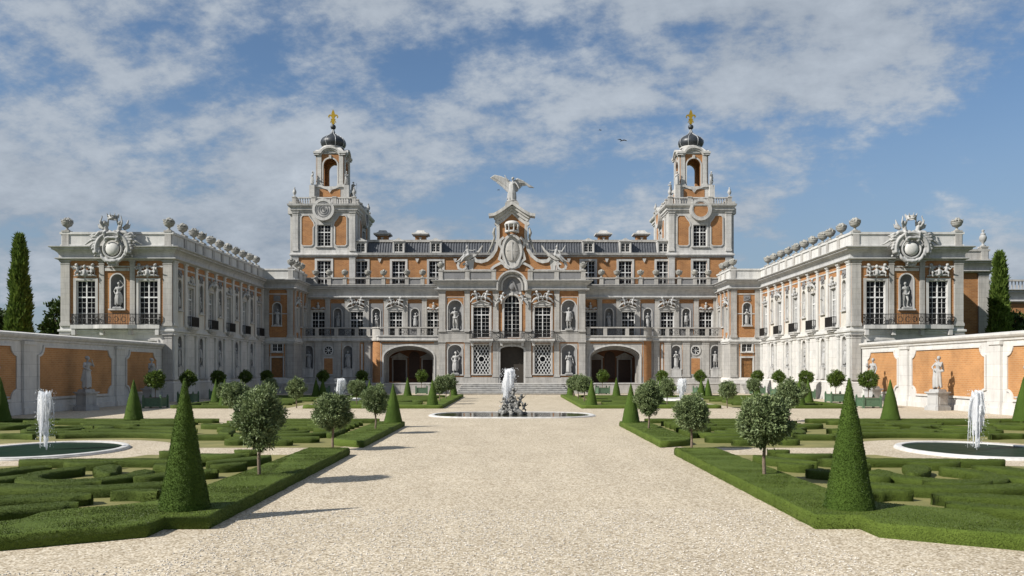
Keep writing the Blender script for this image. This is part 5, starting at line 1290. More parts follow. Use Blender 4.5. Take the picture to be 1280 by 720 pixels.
# --- plan of one half of the garden (a = distance from the axis, Y = distance from the viewer)
EDGE_NEAR = [(4.75, 13.15), (4.75, 24.6), (5.98, 24.6), (6.02, 20), (6.08, 15.4), (6.25, 14.6), (6.7, 14.15), (7.3, 13.85), (7.55, 13.4), (7.5, 12.85), (7.95, 12.45), (8.9, 11.9), (10.5, 11.0), (12.5, 10.1), (12.5, 9.2), (9.6, 10.3), (7.05, 11.56), (5.45, 12.5), (5.45, 13.15)]
EDGE_MID = [(4.75, 26.85), (4.75, 37.2), (6.0, 37.2), (6.0, 28.3), (5.95, 27.9), (5.75, 27.55), (5.45, 27.3), (5.1, 27.05)]
EDGE_BACK = [(4.45, 53.8), (4.45, 77), (5.6, 77), (5.6, 55.0), (13.4, 55.0), (13.4, 53.8)]
NEARP = [  # (pts, width, words)
 (bez([(6.7, 15.9), (7.2, 16.3), (7.6, 15.9)]), comma(.55), 'small comma shaped box hedge right behind the nearest cone'),
 (bez([(8.5, 17.4), (9.2, 17.1), (9.9, 17.3)]), taper(.5), 'short box hedge between the S-shaped hedge and the ring'),
 (bez([(10.5, 18.6), (10.9, 17.9), (11.0, 17.2)]), taper(.5), 'short upright box hedge on the ring hedge\'s outer front'),
 (bez([(6.6, 20.9), (7.0, 20.4), (7.3, 20.3)]), taper(.5), 'tiny box hedge by the gravel border behind the shrub tree'),
 (bez([(9.9, 21.1), (10.5, 20.7), (11.2, 21.0)]), taper(.5), 'small box hedge between the ring and the long wave'),
 (bez([(7.5, 14.55), (8.0, 14.5), (8.6, 13.6), (9.8, 13.1)]), .62, 'curved box hedge just behind the front border, round end towards the cone'),
 (bez([(7.75, 15.5), (8.5, 15.6), (9.4, 14.9), (11.0, 14.5)]), .68, 'long thick box hedge sweeping behind the front border'),
 (bez([(6.85, 17.3), (7.5, 17.0), (8.0, 16.3), (9.0, 16.2), (10.4, 16.9)]), .6, 'long S-shaped box hedge behind the nearest yew cone'),
 (ring((9.45, 18.75), 1.12, 1.35, -205, 55, 24), .52, 'open ring shaped box hedge in front of the fountain basin'),
 (bez([(9.75, 20.4), (9.6, 19.6), (9.1, 19.0), (8.9, 18.6)]), comma(.74), 'comma shaped box hedge curling inside the open ring hedge'),
 (bez([(8.75, 20.6), (8.2, 20.5), (8.1, 19.9)]), comma(.7), 'small comma shaped box hedge beside the open ring hedge'),
 (bez([(6.75, 19.3), (7.4, 19.4), (7.7, 18.5), (8.1, 18.0)]), .55, 'bent box hedge between the shrub tree and the ring hedge'),
 (bez([(7.9, 21.7), (9.2, 21.3), (10.2, 22.1), (11.6, 21.2), (12.6, 21.5)]), .5, 'long low box hedge wave in front of the round basin'),
 (bez([(6.5, 22.6), (6.9, 21.7), (7.4, 21.4), (7.6, 20.9)]), taper(.62), 'hooked box hedge beside the gravel border near the shrub tree'),
 (bez([(11.0, 20.1), (11.7, 19.9), (11.9, 19.0), (11.4, 18.2)]), taper(.62), 'crescent box hedge at the outer side of the ring hedge'),
 (bez([(11.2, 15.9), (11.9, 16.6), (12.9, 16.5), (13.8, 17.6)]), .55, 'S-shaped box hedge at the outer front of the parterre'),
 (bez([(10.6, 13.2), (11.4, 13.9), (12.8, 13.3)]), .55, 'bow shaped box hedge at the outermost front'),
 (bez([(7.2, 23.0), (8.0, 22.7), (8.8, 23.0)]), taper(.55), 'short box hedge along the path to the side fountain'),
 ([(9.3, 23.7), (9.95, 23.7)], .45, 'small square box block on the near side of the fountain path'),
 ([(7.3, 24.05), (7.95, 24.05)], .42, 'small box block nearest the gravel border before the fountain path'),
 (bez([(12.8, 19.6), (13.6, 20.4), (14.6, 19.6), (16, 20.2)]), .55, 'wavy box hedge at the outer edge before the basin'),
 (bez([(16.0, 21.2), (18, 21.6), (19.6, 22.6)]), .5, 'sweeping box hedge on the far outer side of the basin'),
]
MIDP = [
 (bez([(6.6, 37.2), (7.6, 36.9), (8.8, 37.3)]), taper(.5), 'short box hedge by the border near the cross path'),
 (bez([(9.6, 33.9), (10.4, 33.6), (11.0, 34.0)]), taper(.45), 'tiny box hedge behind the S-shaped scroll'),
 (bez([(6.5, 33.3), (7.3, 33.0), (7.9, 33.4)]), taper(.45), 'tiny box hedge between C-scroll and border'),
 (bez([(14.6, 36.9), (15.6, 36.6), (16.2, 37.1)]), taper(.45), 'tiny box hedge before the outer waves'),
 (bez([(18.4, 31.9), (19.0, 32.6), (18.6, 33.4)]), taper(.5), 'short upright box hedge beside the spiral scroll'),
 (bez([(20.6, 30.6), (21.6, 30.2), (22.8, 30.9)]), taper(.5), 'short wavy box hedge near the wall-side border'),
 (bez([(17.0, 29.8), (17.6, 30.5), (18.4, 30.1)]), taper(.45), 'tiny hooked box hedge on the basin\'s outer far side'),
 (bez([(10.0, 30.6), (9.6, 29.4), (8.6, 29.9), (8.2, 29.4)]), taper(.5), 'hooked box hedge in front of the C-scroll'),
 (ring((12.4, 36.3), .9, .8, 100, 330, 16), .42, 'small C-shaped box scroll between the long waves'),
 (ring((16.6, 34.9), 1.0, .7, -60, 150, 16), .42, 'small crescent box scroll behind the basin'),
 (bez([(18.6, 29.0), (20.0, 29.4), (21.4, 28.9), (22.6, 29.6)]), .5, 'long box hedge wave on the basin\'s outer flank'),
 (bez([(20.2, 36.4), (21.6, 36.0), (23.0, 36.7)]), taper(.5), 'short box hedge in the outermost far corner'),
 (bez([(14.9, 32.2), (15.6, 33.0), (16.6, 32.4)]), taper(.45), 'tiny bow shaped box hedge straight behind the jet'),
 (bez([(21.6, 32.9), (22.6, 33.4), (23.2, 32.8)]), taper(.45), 'tiny box hedge beside the wall-side border'),
 (bez([(6.5, 30.4), (6.9, 31.4), (6.5, 32.6)]), taper(.5), 'small upright box hedge between border and C-scroll'),
 (bez([(9.9, 29.6), (10.8, 29.9), (11.4, 29.5)]), taper(.5), 'short box hedge near the basin\'s inner far side'),
 (bez([(12.2, 32.6), (13.2, 32.9), (14.0, 32.3)]), taper(.5), 'short wavy box hedge just beyond the basin'),
 (bez([(8.4, 33.1), (9.2, 32.7), (9.9, 33.2)]), taper(.5), 'short box hedge behind the C-scroll'),
 (bez([(10.9, 35.4), (12.2, 34.9), (13.1, 35.4)]), taper(.5), 'short box hedge between the two long waves'),
 (bez([(6.6, 35.2), (7.6, 34.9), (8.6, 35.3)]), taper(.5), 'low box hedge between the long waves by the border'),
 (bez([(15.9, 31.6), (16.9, 31.9), (18.2, 31.2)]), taper(.5), 'short box hedge in front of the spiral scroll'),
 (bez([(19.0, 33.2), (19.6, 34.2), (19.2, 35.2)]), taper(.5), 'small bent box hedge between the two spirals'),
 (bez([(16.4, 37.0), (17.6, 36.7), (18.8, 37.2)]), taper(.45), 'thin box hedge between outer waves'),
 ([(7.2, 27.6), (7.9, 27.6)], .45, 'small box block on the far side of the fountain path beside the border'),
 ([(8.8, 27.75), (9.5, 27.75)], .45, 'small box block on the far side of the fountain path near the basin'),
 (bez([(6.6, 28.8), (7.6, 28.6), (8.6, 28.9), (9.6, 28.6)]), .55, 'straight box hedge just behind the two small blocks'),
 (ring((8.2, 31.6), 1.5, 1.35, 150, 400, 24), .5, 'C-shaped box scroll behind the second shrub tree'),
 (bez([(7.7, 31.9), (8.3, 31.2), (9.0, 31.3)]), comma(.6), 'comma shaped box hedge inside the C-shaped scroll'),
 (ring(BC, 4.7, 5.2, 62, 128, 20), .55, 'curved box hedge following the far side of the basin\'s gravel ring'),
 (ring(BC, 5.7, 6.5, 70, 112, 16), .5, 'second curved box hedge outside the basin\'s gravel ring'),
 (bez([(10.3, 30.6), (11.1, 31.5), (10.6, 32.9), (11.8, 33.7)]), taper(.6), 'S-shaped box hedge between the C-scroll and the basin'),
 (spiral((17.6, 33.4), 1.5, .4, 200, -190), .48, 'spiral box scroll beyond the basin'),
 (bez([(19.6, 30.2), (19.2, 31.6), (20.3, 32.4), (21.5, 31.8)]), .5, 'hooked box hedge beside the outer path'),
 (bez([(6.6, 34.2), (8.2, 33.7), (9.6, 34.7), (11.4, 34.5)]), .5, 'long wavy box hedge across the middle of the far parterre'),
 (bez([(6.6, 36.2), (8.6, 35.6), (10.2, 36.5), (12.4, 36.0)]), .5, 'long wavy box hedge before the far border'),
 (bez([(7.2, 37.8), (9.2, 37.2), (11.0, 38.0), (12.8, 37.7)]), .5, 'wavy box hedge running along the far border'),
 (bez([(14.2, 36.4), (15.8, 35.6), (16.9, 36.6), (18.6, 36.2)]), .5, 'wavy box hedge behind the spiral scroll'),
 (bez([(14.2, 38.0), (16.8, 37.5), (19.2, 38.2), (22, 37.8)]), .5, 'long box hedge running beside the far outer border'),
 (spiral((21.2, 35.0), 1.2, .35, -20, 340), .45, 'spiral box scroll in the outer far corner'),
 (bez([(13.3, 33.4), (14.6, 34.6), (15.6, 33.6)]), taper(.6), 'bow shaped box hedge between the basin and the spiral'),
 (bez([(19.6, 27.6), (21, 28.2), (22.4, 27.8)]), .5, 'short box hedge beside the outer path next to the basin'),
 ([(6.2, 39.3), (12.8, 39.3)], .55, 'straight border hedge along the cross path nearest the gravel axis'),
 ([(13.7, 39.3), (24.0, 39.3)], .55, 'straight border hedge along the cross path nearest the garden wall'),
 ([(23.7, 27.0), (23.7, 39.0)], .5, 'long straight border hedge beside the garden wall path'),
]
BACKP = [
 (bez([(6.3, 58.4), (8.2, 57.9), (10.2, 58.9), (13.0, 58.2)]), .5, 'narrow box hedge wave between the first two rows'),
 (ring((8.0, 62.0), 1.2, 1.1, 10, 230, 14), .5, 'small crescent box scroll near the walk to the steps'),
 (bez([(10.2, 61.6), (11.6, 61.2), (13.0, 61.9)]), .5, 'short box hedge before the small back fountain'),
 (bez([(6.3, 65.6), (8.0, 65.1), (9.8, 66.0), (11.2, 65.5)]), .5, 'narrow box hedge wave beside the small back fountain'),
 (bez([(6.3, 69.4), (8.6, 68.8), (11, 69.9), (13.6, 69.2)]), .55, 'long box hedge wave beyond the small back fountain'),
 (bez([(6.3, 73.4), (8.6, 72.8), (11, 73.8), (14, 73.1)]), .55, 'last box hedge wave before the terrace border'),
 (bez([(15.4, 58.9), (17.4, 58.3), (19.4, 59.3), (21.2, 58.8)]), .5, 'narrow box hedge wave of the outer front rows'),
 (ring((17.6, 63.4), 1.5, 1.2, 150, 380, 16), .5, 'C-shaped box scroll in the outer middle'),
 (bez([(15.4, 65.6), (17.4, 65.1), (19.4, 66.1), (21.2, 65.5)]), .5, 'box hedge wave behind the outer C-scroll'),
 (bez([(15.4, 70.4), (17.6, 69.9), (19.6, 70.8), (21.2, 70.2)]), .5, 'box hedge wave in the outer rear rows'),
 (bez([(15.2, 73.2), (17.4, 72.6), (19.6, 73.6), (21.2, 73)]), .5, 'last outer box hedge wave before the terrace border'),
 (bez([(6.4, 57), (8, 56.4), (10, 57.4), (12.8, 56.8)]), .55, 'wavy box hedge just behind the back parterre\'s front border'),
 (bez([(6.4, 60), (8.5, 59.2), (10.5, 60.4), (12.6, 59.8)]), .55, 'second wavy box hedge of the back parterre'),
 (ring((9.4, 63.5), 1.9, 1.7, 160, 390, 20), .55, 'C-shaped box scroll before the small back fountain'),
 (bez([(6.5, 67.4), (8.6, 66.6), (10.6, 67.8), (12.4, 67)]), .55, 'wavy box hedge level with the small back fountain'),
 (bez([(6.5, 71.4), (9, 70.6), (11.6, 71.8), (14, 71)]), .55, 'wavy box hedge near the terrace steps'),
 ([(6.0, 75.6), (21.8, 75.6)], .6, 'long straight border hedge in front of the terrace wall'),
 ([(15.3, 54.1), (22.0, 54.1)], .6, 'straight front border hedge next to the orange trees'),
 ([(22.0, 54.8), (22.0, 75.2)], .55, 'long straight border hedge beside the orange tree row'),
 (bez([(15.6, 57), (17.4, 56.4), (19, 57.4), (21, 56.8)]), .55, 'wavy box hedge near the front orange trees'),
 (bez([(15.6, 61), (17.4, 60.2), (19, 61.4), (21, 60.8)]), .55, 'wavy box hedge in the outer middle of the back parterre'),
 (bez([(16.4, 68), (18, 67.2), (19.4, 68.4), (21, 67.8)]), .55, 'wavy box hedge in the outer rear of the back parterre'),
]
for s in (-1, 1):
    side = 'left' if s < 0 else 'right'
    h1 = [(5.9, 13.4), (5.9, 24.6)] + [(a, y) for a, y in ring(BC, 3.7, 4.2, 195, 345, 20)] + [(24, 24.6), (24, 9.5), (12.5, 9.6), (9, 11.4), (6.6, 12.6)]
    sheet(flip(h1, s), .004, 'parterre_turf', BED)
    h2 = [(5.6, 26.85)] + ring(BC, 3.7, 4.2, 164, 16, 20) + [(24, 26.85), (24, 39.5), (13.55, 39.5), (13.55, 38.2), (12.9, 38.2), (12.9, 39.5), (5.2, 39.5), (5.2, 28)]
    sheet(flip(h2, s), .004, 'parterre_turf', BED)
    sheet(flip([(5.2, 54), (13.4, 54), (13.4, 75.6), (5.2, 75.6)], s), .004, 'parterre_turf', BED); sheet(flip([(14.6, 54), (22, 54), (22, 75.6), (14.6, 75.6)], s), .004, 'parterre_turf', BED)
    grp = f'box hedge borders of the {side} parterres'
    hedge(prism(flip(EDGE_NEAR, s), mat=LAWN, inset=.02), f'wide flat-topped border hedge with a notched front corner along the gravel, nearest on the {side}', grp, 1500)
    hedge(prism(flip(EDGE_MID, s), mat=LAWN), f'wide flat-topped border hedge along the gravel just before the central fountain on the {side}', grp, 500)
    hedge(prism(flip(EDGE_BACK, s), mat=LAWN), f'L-shaped flat-topped border hedge beyond the cross path on the {side}, leading to the steps', grp)
    for P, where, den in ((NEARP, 'near', 1300), (MIDP, 'middle', 260), (BACKP, 'back', 0)):
        for pts, w, words in P:
            hedge(ribbon(flip(pts, s), w), f'{words}, {side} side', f'box hedge scrolls of the {side} {where} parterre', den if pts[0][1] < 22.5 else (500 if den else 0))

# --- yew cones
def cone_me(h, r, dens, seed):
    b = B(); g = random.Random(seed); n, m = 26, 14; vs = []
    for i in range(m + 1):
        t = i / m; rr = r * (1 - t) ** .93 * (1 + .03 * math.sin(t * 9 + seed)) + .012
        for j in range(n): vs.append((rr * math.cos(2 * PI * j / n) * (1 + g.uniform(-.03, .03)), rr * math.sin(2 * PI * j / n) * (1 + g.uniform(-.03, .03)), h * t))
    b.add(vs, [(i * n + j, i * n + (j + 1) % n, (i + 1) * n + (j + 1) % n, (i + 1) * n + j) for i in range(m) for j in range(n)] + [tuple(range(m * n, m * n + n))], 0, True)
    me = b.mesh('foliage', CONEM, uv=False)
    return leafed('foliage', me, dens * 2.4, .025, .013, LEAFC, up=.5)
CONE_BIG = [cone_me(2.15, .385, 3600, 1), cone_me(2.15, .385, 3600, 2)]
CONE_SM = [cone_me(1.72, .40, 900, 3), cone_me(1.72, .40, 900, 4)]
def cone(a, y, label, s=1., big=False, z=.2, i=0):
    t = thing('yew_cone', label, 'topiary', (a, y, z), i * 1.7, 'clipped yew cones', s)
    ob('foliage', (CONE_BIG if big else CONE_SM)[i % 2], t)
    b = cached('stub', lambda: (lambda b: (b.lathe([(.05, -.18), (.045, .3)], 8), b.mesh('trunk', BARK))[-1])(B())); ob('trunk', b, t)
SD = {-1: 'left', 1: 'right'}
for i, s in enumerate((-1, 1)):
    d = SD[s]
    cone(s * (5.4 if s < 0 else 5.56), 13.85, f'tallest looking, nearest yew cone on the {d} front corner of the border hedge', 1, True, i=i)
    for j, (a, y, sc, w) in enumerate([
        (5.15, 36.4, 1.0, 'ending the wide border hedge before the fountain'),
        (17.7, 39.3, 1.08, 'on the cross path border before the garden wall'),
        (23.15, 38.0, 1.15, 'at the picture edge, outer corner of the parterre'),
        (5.15, 54.4, .98, 'on the inner front corner of the back parterre'),
        (18.6, 54.4, 1.0, 'on the back parterre\'s front border near orange trees'),
        (21.5, 61.0, .95, 'midway along the orange tree row at the outer border'),
        (21.9, 75.2, .95, 'in front of the plain door beside the wing'),
        (9.6, 56.6, .95, 'beside the back parterre\'s front border, between the shrub trees'),
        (9.3, 74.8, .95, 'before the arcade\'s middle, at the terrace wall'),
        (5.2, 74.6, .95, 'beside the foot of the entrance steps'),
        (13.2, 74.8, .95, 'at the terrace wall before the arcade\'s brick pier'),
        (16.9, 75, .92, 'below the oculus window, inner of a pair'),
        (17.5, 75, .92, 'below the oculus window, outer of a pair')]):
        cone(s * a, y, f'dark green yew cone {w}, {d} side', sc, False, .18, i + j)

# --- shrub trees
def crown_leaves(rx, rz, nclump, per, L, W, seed, mat, name='crown', shell=.55):
    g = np.random.default_rng(seed)
    d = g.normal(size=(nclump, 3)); d /= np.linalg.norm(d, axis=1)[:, None]
    rad = g.uniform(shell, 1.0, nclump)[:, None] * (1 + .10 * np.sin(d[:, :1] * 5 + seed) + .08 * np.sin(d[:, 2:] * 7 + 2 * seed))
    cc = d * rad * np.array([rx, rx, rz])
    C = np.repeat(cc, per, 0) + g.normal(size=(nclump * per, 3)) * L * .55
    D = np.repeat(d, per, 0) * .75 + g.normal(size=(nclump * per, 3)) * .75 + np.array([0, 0, .25])
    V, F = leaves(C, D, np.full(len(C), L), W, g)
    return np_mesh(name, V, F, [mat])
def stem_me(h, r, branches, rx, seed):
    g = random.Random(seed); b = B()
    b.chain([(0, 0, -.05), (g.uniform(-.03, .03), 0, h * .5), (g.uniform(-.03, .03), g.uniform(-.03, .03), h)], [r * 1.15, r, r * .85])
    for i in range(branches):
        a = 2 * PI * i / branches + g.uniform(-.4, .4); e = g.uniform(.45, .8)
        b.chain([(0, 0, h * g.uniform(.85, 1)), (rx * e * .5 * math.cos(a), rx * e * .5 * math.sin(a), h + rx * .45), (rx * e * math.cos(a), rx * e * math.sin(a), h + rx * g.uniform(.7, 1.3))], [r * .6, r * .42, r * .2], 6)
    return b.mesh('trunk', BARK, uv=False)
NEAR_CROWN = [crown_leaves(rx, rz, 460, 56, .085, .034, k, LEAFT, shell=.35) for k, rx, rz in ((1, .56, .62), (2, .59, .58), (3, .53, .60))]
FAR_CROWN = [crown_leaves(.56, .60, 240, 34, .11, .048, k, LEAFT, shell=.35) for k in (4, 5)]
BALL = [crown_leaves(.54, .53, 220, 24, .11, .06, k, LEAFO, shell=.72) for k in (6, 7)]
STEM = [stem_me(.72, .038, 6, .5, k) for k in (1, 2)]; STEMO = stem_me(.72, .03, 4, .35, 3)
def shrub(a, y, label, s, near, z, i, zc=1.28):
    t = thing('shrub_tree', label, 'small tree', (a, y, z), i * 1.9, 'round shrub trees on the parterres', (s * (.93 + .05 * math.sin(i * 2.3)), s * .94, s * (.95 + .04 * math.cos(i * 1.7))))
    ob('crown', (NEAR_CROWN[i % 3] if near else FAR_CROWN[i % 2]), t, (0, 0, zc)); ob('trunk', STEM[i % 2], t)
for i, s in enumerate((-1, 1)):
    d = SD[s]
    for j, (a, y, sc, z, nr, w) in enumerate([
        (5.5, 18.3, 1.0, .2, True, 'nearest and biggest loose round shrub tree, on the border hedge'),
        (5.55, 26.0, 1.0, .0, True, 'second loose round shrub tree, standing in the gap between two border hedges'),
        (5.3, 32.6, .98, .2, True, 'third loose round shrub tree, on the border hedge beside a yew cone'),
        (13.25, 40.2, 1.05, .0, False, 'round shrub tree standing in the gap of the cross path border'),
        (14.0, 54.6, 1.02, .0, False, 'pale round shrub tree in the path through the back parterre'),
        (19.4, 56.6, .9, .0, False, 'round shrub tree in front of the orange tree row'),
        (5.2, 60.5, 1.0, .2, False, 'first of three leafy shrub trees lining the walk to the steps'),
        (5.2, 66.0, 1.0, .2, False, 'second of three leafy shrub trees lining the walk to the steps'),
        (5.2, 71.0, 1.0, .2, False, 'third of three leafy shrub trees lining the walk to the steps'),
        (10.2, 53.0 + 2.2, .95, .2, False, 'shrub tree on the back parterre\'s front border beside a yew cone'),
        (20.4, 71.0, .95, .0, False, 'shrub tree near the plain door beside the wing')]):
        shrub(s * a, y, f'{w}, {d} side', sc, nr, z, i + j)
# --- orange trees in planters
def planter_me():
    b = B(); w, h = .56, .66
    b.bx(F0, -w, w, -w, w, .1, h)
    for x in (-w, w):
        for y in (-w, w): b.bx(F0, x - .06, x + .06, y - .06, y + .06, .0, h + .1); b.ell((x, -y, h + .15), (.06, .06, .06), seg=8)
    for z in (.14, h - .04):
        for q in (-1, 1): b.bx(F0, -w, w, q * w - .02, q * w + .02, z - .04, z + .04); b.bx(F0, q * w - .02, q * w + .02, -w, w, z - .04, z + .04)
    return b.mesh('planter', PGREEN)
PLANTER = planter_me()
SOIL = (lambda b: (b.bx(F0, -.54, .54, -.54, .54, .6, .675), b.mesh('soil', BARK))[-1])(B())
for i, s in enumerate((-1, 1)):
    d = SD[s]
    spots = [(23.3, 54.9), (24.4, 63.3), (25.0, 71.5), (25.1, 79), (24.9, 85.2), (19.2, 85.6), (15.3, 85.6), (9.2, 85.4)]
    words = ['in front of the garden wall statue'] + [f'{ORD[k]} from the garden wall along the wing' for k in (1, 2, 3)] + ['before the plain door beside the wing', 'below the round oculus window', 'before the arcade\'s brick pier', 'before the arcade arch near the steps']
    for j, ((a, y), w) in enumerate(zip(spots, words)):
        t = thing('orange_tree', f'ball-clipped orange tree in green planter {w}, {d} side', 'potted tree', (s * a, y, 0), .02 * j, 'orange trees in green planters', 1.0)
        p = ob('planter', PLANTER, t); ob('soil', SOIL, p); ob('trunk', STEMO, t, (0, 0, .5)); ob('crown', BALL[j % 2], t, (0, 0, 1.84), j * 1.3)

# ------------------------------------------------------------------ fountains
def basin(name, label, c, f, rim_h, w_in, water, group, n=72):
    """f(angle) -> (rx, ry) scale of the outline"""
    t = thing(name, label, 'fountain basin', (c[0], c[1], 0), 0, group)
    b = B(); prof = [(1.0, 0), (1.0, rim_h * .4), (.985, rim_h * .5), (.985, rim_h * .85), (.97, rim_h), (w_in + .02, rim_h), (w_in, rim_h * .9), (w_in, .01)]
    vs = []
    for k, z in prof:
        for i in range(n):
            a = 2 * PI * i / n; rx, ry = f(a); vs.append((k * rx * math.cos(a), k * ry * math.sin(a), z))
    b.add(vs, [(r * n + i, r * n + (i + 1) % n, (r + 1) * n + (i + 1) % n, (r + 1) * n + i) for r in range(len(prof) - 1) for i in range(n)])
    ob('rim', b.mesh('rim', MARBLE), t)
    b = B(); b.add([(w_in * f(2 * PI * i / n)[0] * math.cos(2 * PI * i / n), w_in * f(2 * PI * i / n)[1] * math.sin(2 * PI * i / n), rim_h * .55) for i in range(n)], [tuple(range(n))])
    ob('water', b.mesh('water', water), t)
    return t
def jet(name, label, loc, h, w, seed, twin=False):
    """a plume of white water: a foaming head, falling strands and drops"""
    g = random.Random(seed); b = B()
    for i in range(95):   # rising column and head
        t = g.random(); z = h * (.12 + .84 * t); r = w * (.10 + .22 * t ** 1.5)
        a = g.uniform(0, 2 * PI); q = r * math.sqrt(g.random()); k = w * g.uniform(.04, .09) * (.6 + .7 * t)
        b.cap((q * math.cos(a), q * math.sin(a), z), (q * math.cos(a) + g.uniform(-.02, .02), q * math.sin(a), z - g.uniform(.02, .16) * h), k * .75, k, 5)
    for i in range(90):    # falling strands, fuller on the side away from the wind
        a = g.uniform(0, 2 * PI); d = w * g.uniform(.18, .52); top = h * g.uniform(.72, .98); L = h * g.uniform(.18, .75) * (1.2 if math.cos(a) < 0 else .7)
        x, y = d * math.cos(a) - .06 * w, d * math.sin(a); r = w * g.uniform(.018, .05)
        p = [(x * .75, y * .75, top), (x * .95, y * .95, top - L * .4), (x * 1.02 + g.uniform(-.02, .02), y * 1.02, max(.05, top - L))]
        b.chain(p, [r * 1.5, r, r * .5], 5)
    core = fuse(b, 'water_column', SPRAY, w * .038, 1)
    o = thing(name, label, 'water jet', loc); ob('water_column', core, o)
    n = 420; gg = np.random.default_rng(seed); a = gg.uniform(0, 2 * PI, n); d = w * gg.uniform(.2, .68, n); z = h * gg.uniform(.02, 1.0, n) ** .8
    C = np.stack([d * np.cos(a) - .05 * w, d * np.sin(a), z], 1); k = w * gg.uniform(.010, .026, n)
    oc = np.array([(1, 0, 0), (0, 1, 0), (-1, 0, 0), (0, -1, 0), (0, 0, 1.8), (0, 0, -1.8)])
    V = (C[:, None, :] + oc[None] * k[:, None, None]).reshape(-1, 3)
    fb = [(0, 1, 4), (1, 2, 4), (2, 3, 4), (3, 0, 4), (1, 0, 5), (2, 1, 5), (3, 2, 5), (0, 3, 5)]
    me = bpy.data.meshes.new('spray_drops'); me.from_pydata(V.tolist(), [], [tuple(6 * i + q for q in f) for i in range(n) for f in fb]); me.materials.append(SPRAY)
    sp = ob('spray_drops', me, o); sp['kind'] = 'stuff'
    return o
for i, s in enumerate((-1, 1)):
    d = SD[s]
    basin('fountain_basin', f'round white-rimmed basin of dark green water in the {d} parterre', (s * BC[0], BC[1]), lambda a: BR, .09, .90, WATER, 'side fountain basins')
    jet('water_jet', f'white water jet rising from the round dark basin in the {d} parterre', (s * BC[0], BC[1], .05), 1.85, .47, 5 + i)
    basin('small_basin', f'small round basin of the {d} back parterre, its white rim just showing', (s * 13.2, 65), lambda a: (1.6, 1.6), .28, .9, WATER, 'back fountain basins', 40)
    jet('water_jet', f'small distant white jet between shrub crowns in the {d} back parterre', (s * 13.2, 65, .2), 1.65, .75, 8 + i)
lobe = lambda a: (4.75 * (1 + .045 * math.cos(4 * a + PI) * 1.0), 3.15 * (1 + .06 * math.cos(4 * a + PI)))
basin('central_basin', 'wide lobed central fountain basin with pale rim and murky still water', (0, 45.9), lobe, .07, .93, WATERM, None, 120)
t = thing('fountain_rockwork', 'grey rockwork with small carved figures in the middle of the central basin', 'fountain sculpture', (0, 45.9, 0))
b = B(); g = random.Random(3)
for i in range(60):
    f = g.random(); r = .72 * (1 - f) ** .8; a = g.uniform(0, 2 * PI)
    b.ell((r * math.cos(a), r * .8 * math.sin(a), .05 + .85 * f), (g.uniform(.09, .22), g.uniform(.09, .2), g.uniform(.07, .17)), seg=7)
b.cap((0, 0, 0), (0, 0, .7), .5, .2)
ob('rocks', fuse(b, 'rocks', ROCK, .035, 0), t)
for i, (x, y, z, ry, sc, rz) in enumerate([(.42, -.3, .75, 14, .62, 20), (-.38, -.3, .62, -18, .58, -25), (.05, -.12, 1.05, 4, .66, 0), (.62, -.1, .38, 25, .5, 40), (-.1, -.5, .35, 0, .5, -8)]):
    b = B(); cherub(b, TM(x, y, z, 0, ry, rz, sc), {1: ((.26, -.05, .5), (.34, -.08, .72))}); ob('carved_figure', fuse(b, 'carved_figure', ROCK, .03, 1), t)
jet('water_jet', 'tall white jet of the central fountain in front of the dark doorway', (-.12, 46.1, .35), 2.25, .78, 21)

# ------------------------------------------------------------------ garden walls
def scoop(u0, u1, z0, z1, r):
    P = []
    for cx, cz, a0 in ((u0, z0, 90), (u1, z0, 180), (u1, z1, 270), (u0, z1, 0)):
        P += [(cx + r * math.cos(R(a0 - 90 * i / 6)), cz + r * math.sin(R(a0 - 90 * i / 6))) for i in range(7)]
    return P
def pedestal_me():
    b = B(); b.bx(F0, -.52, .52, -.52, .52, 0, .22); b.bx(F0, -.46, .46, -.46, .46, .22, .30); b.bx(F0, -.40, .40, -.40, .40, .30, .98); b.bx(F0, -.46, .46, -.46, .46, .98, 1.06); b.bx(F0, -.52, .52, -.52, .52, 1.06, 1.14)
    for q in (-1, 1): b.bx(F0, -.28, .28, q * .40 - .02, q * .40 + .02, .40, .88); b.bx(F0, q * .40 - .02, q * .40 + .02, -.28, .28, .40, .88)
    m = b.mesh('pedestal', SCULPT); m['h'] = 1.14; return m
PED = pedestal_me()
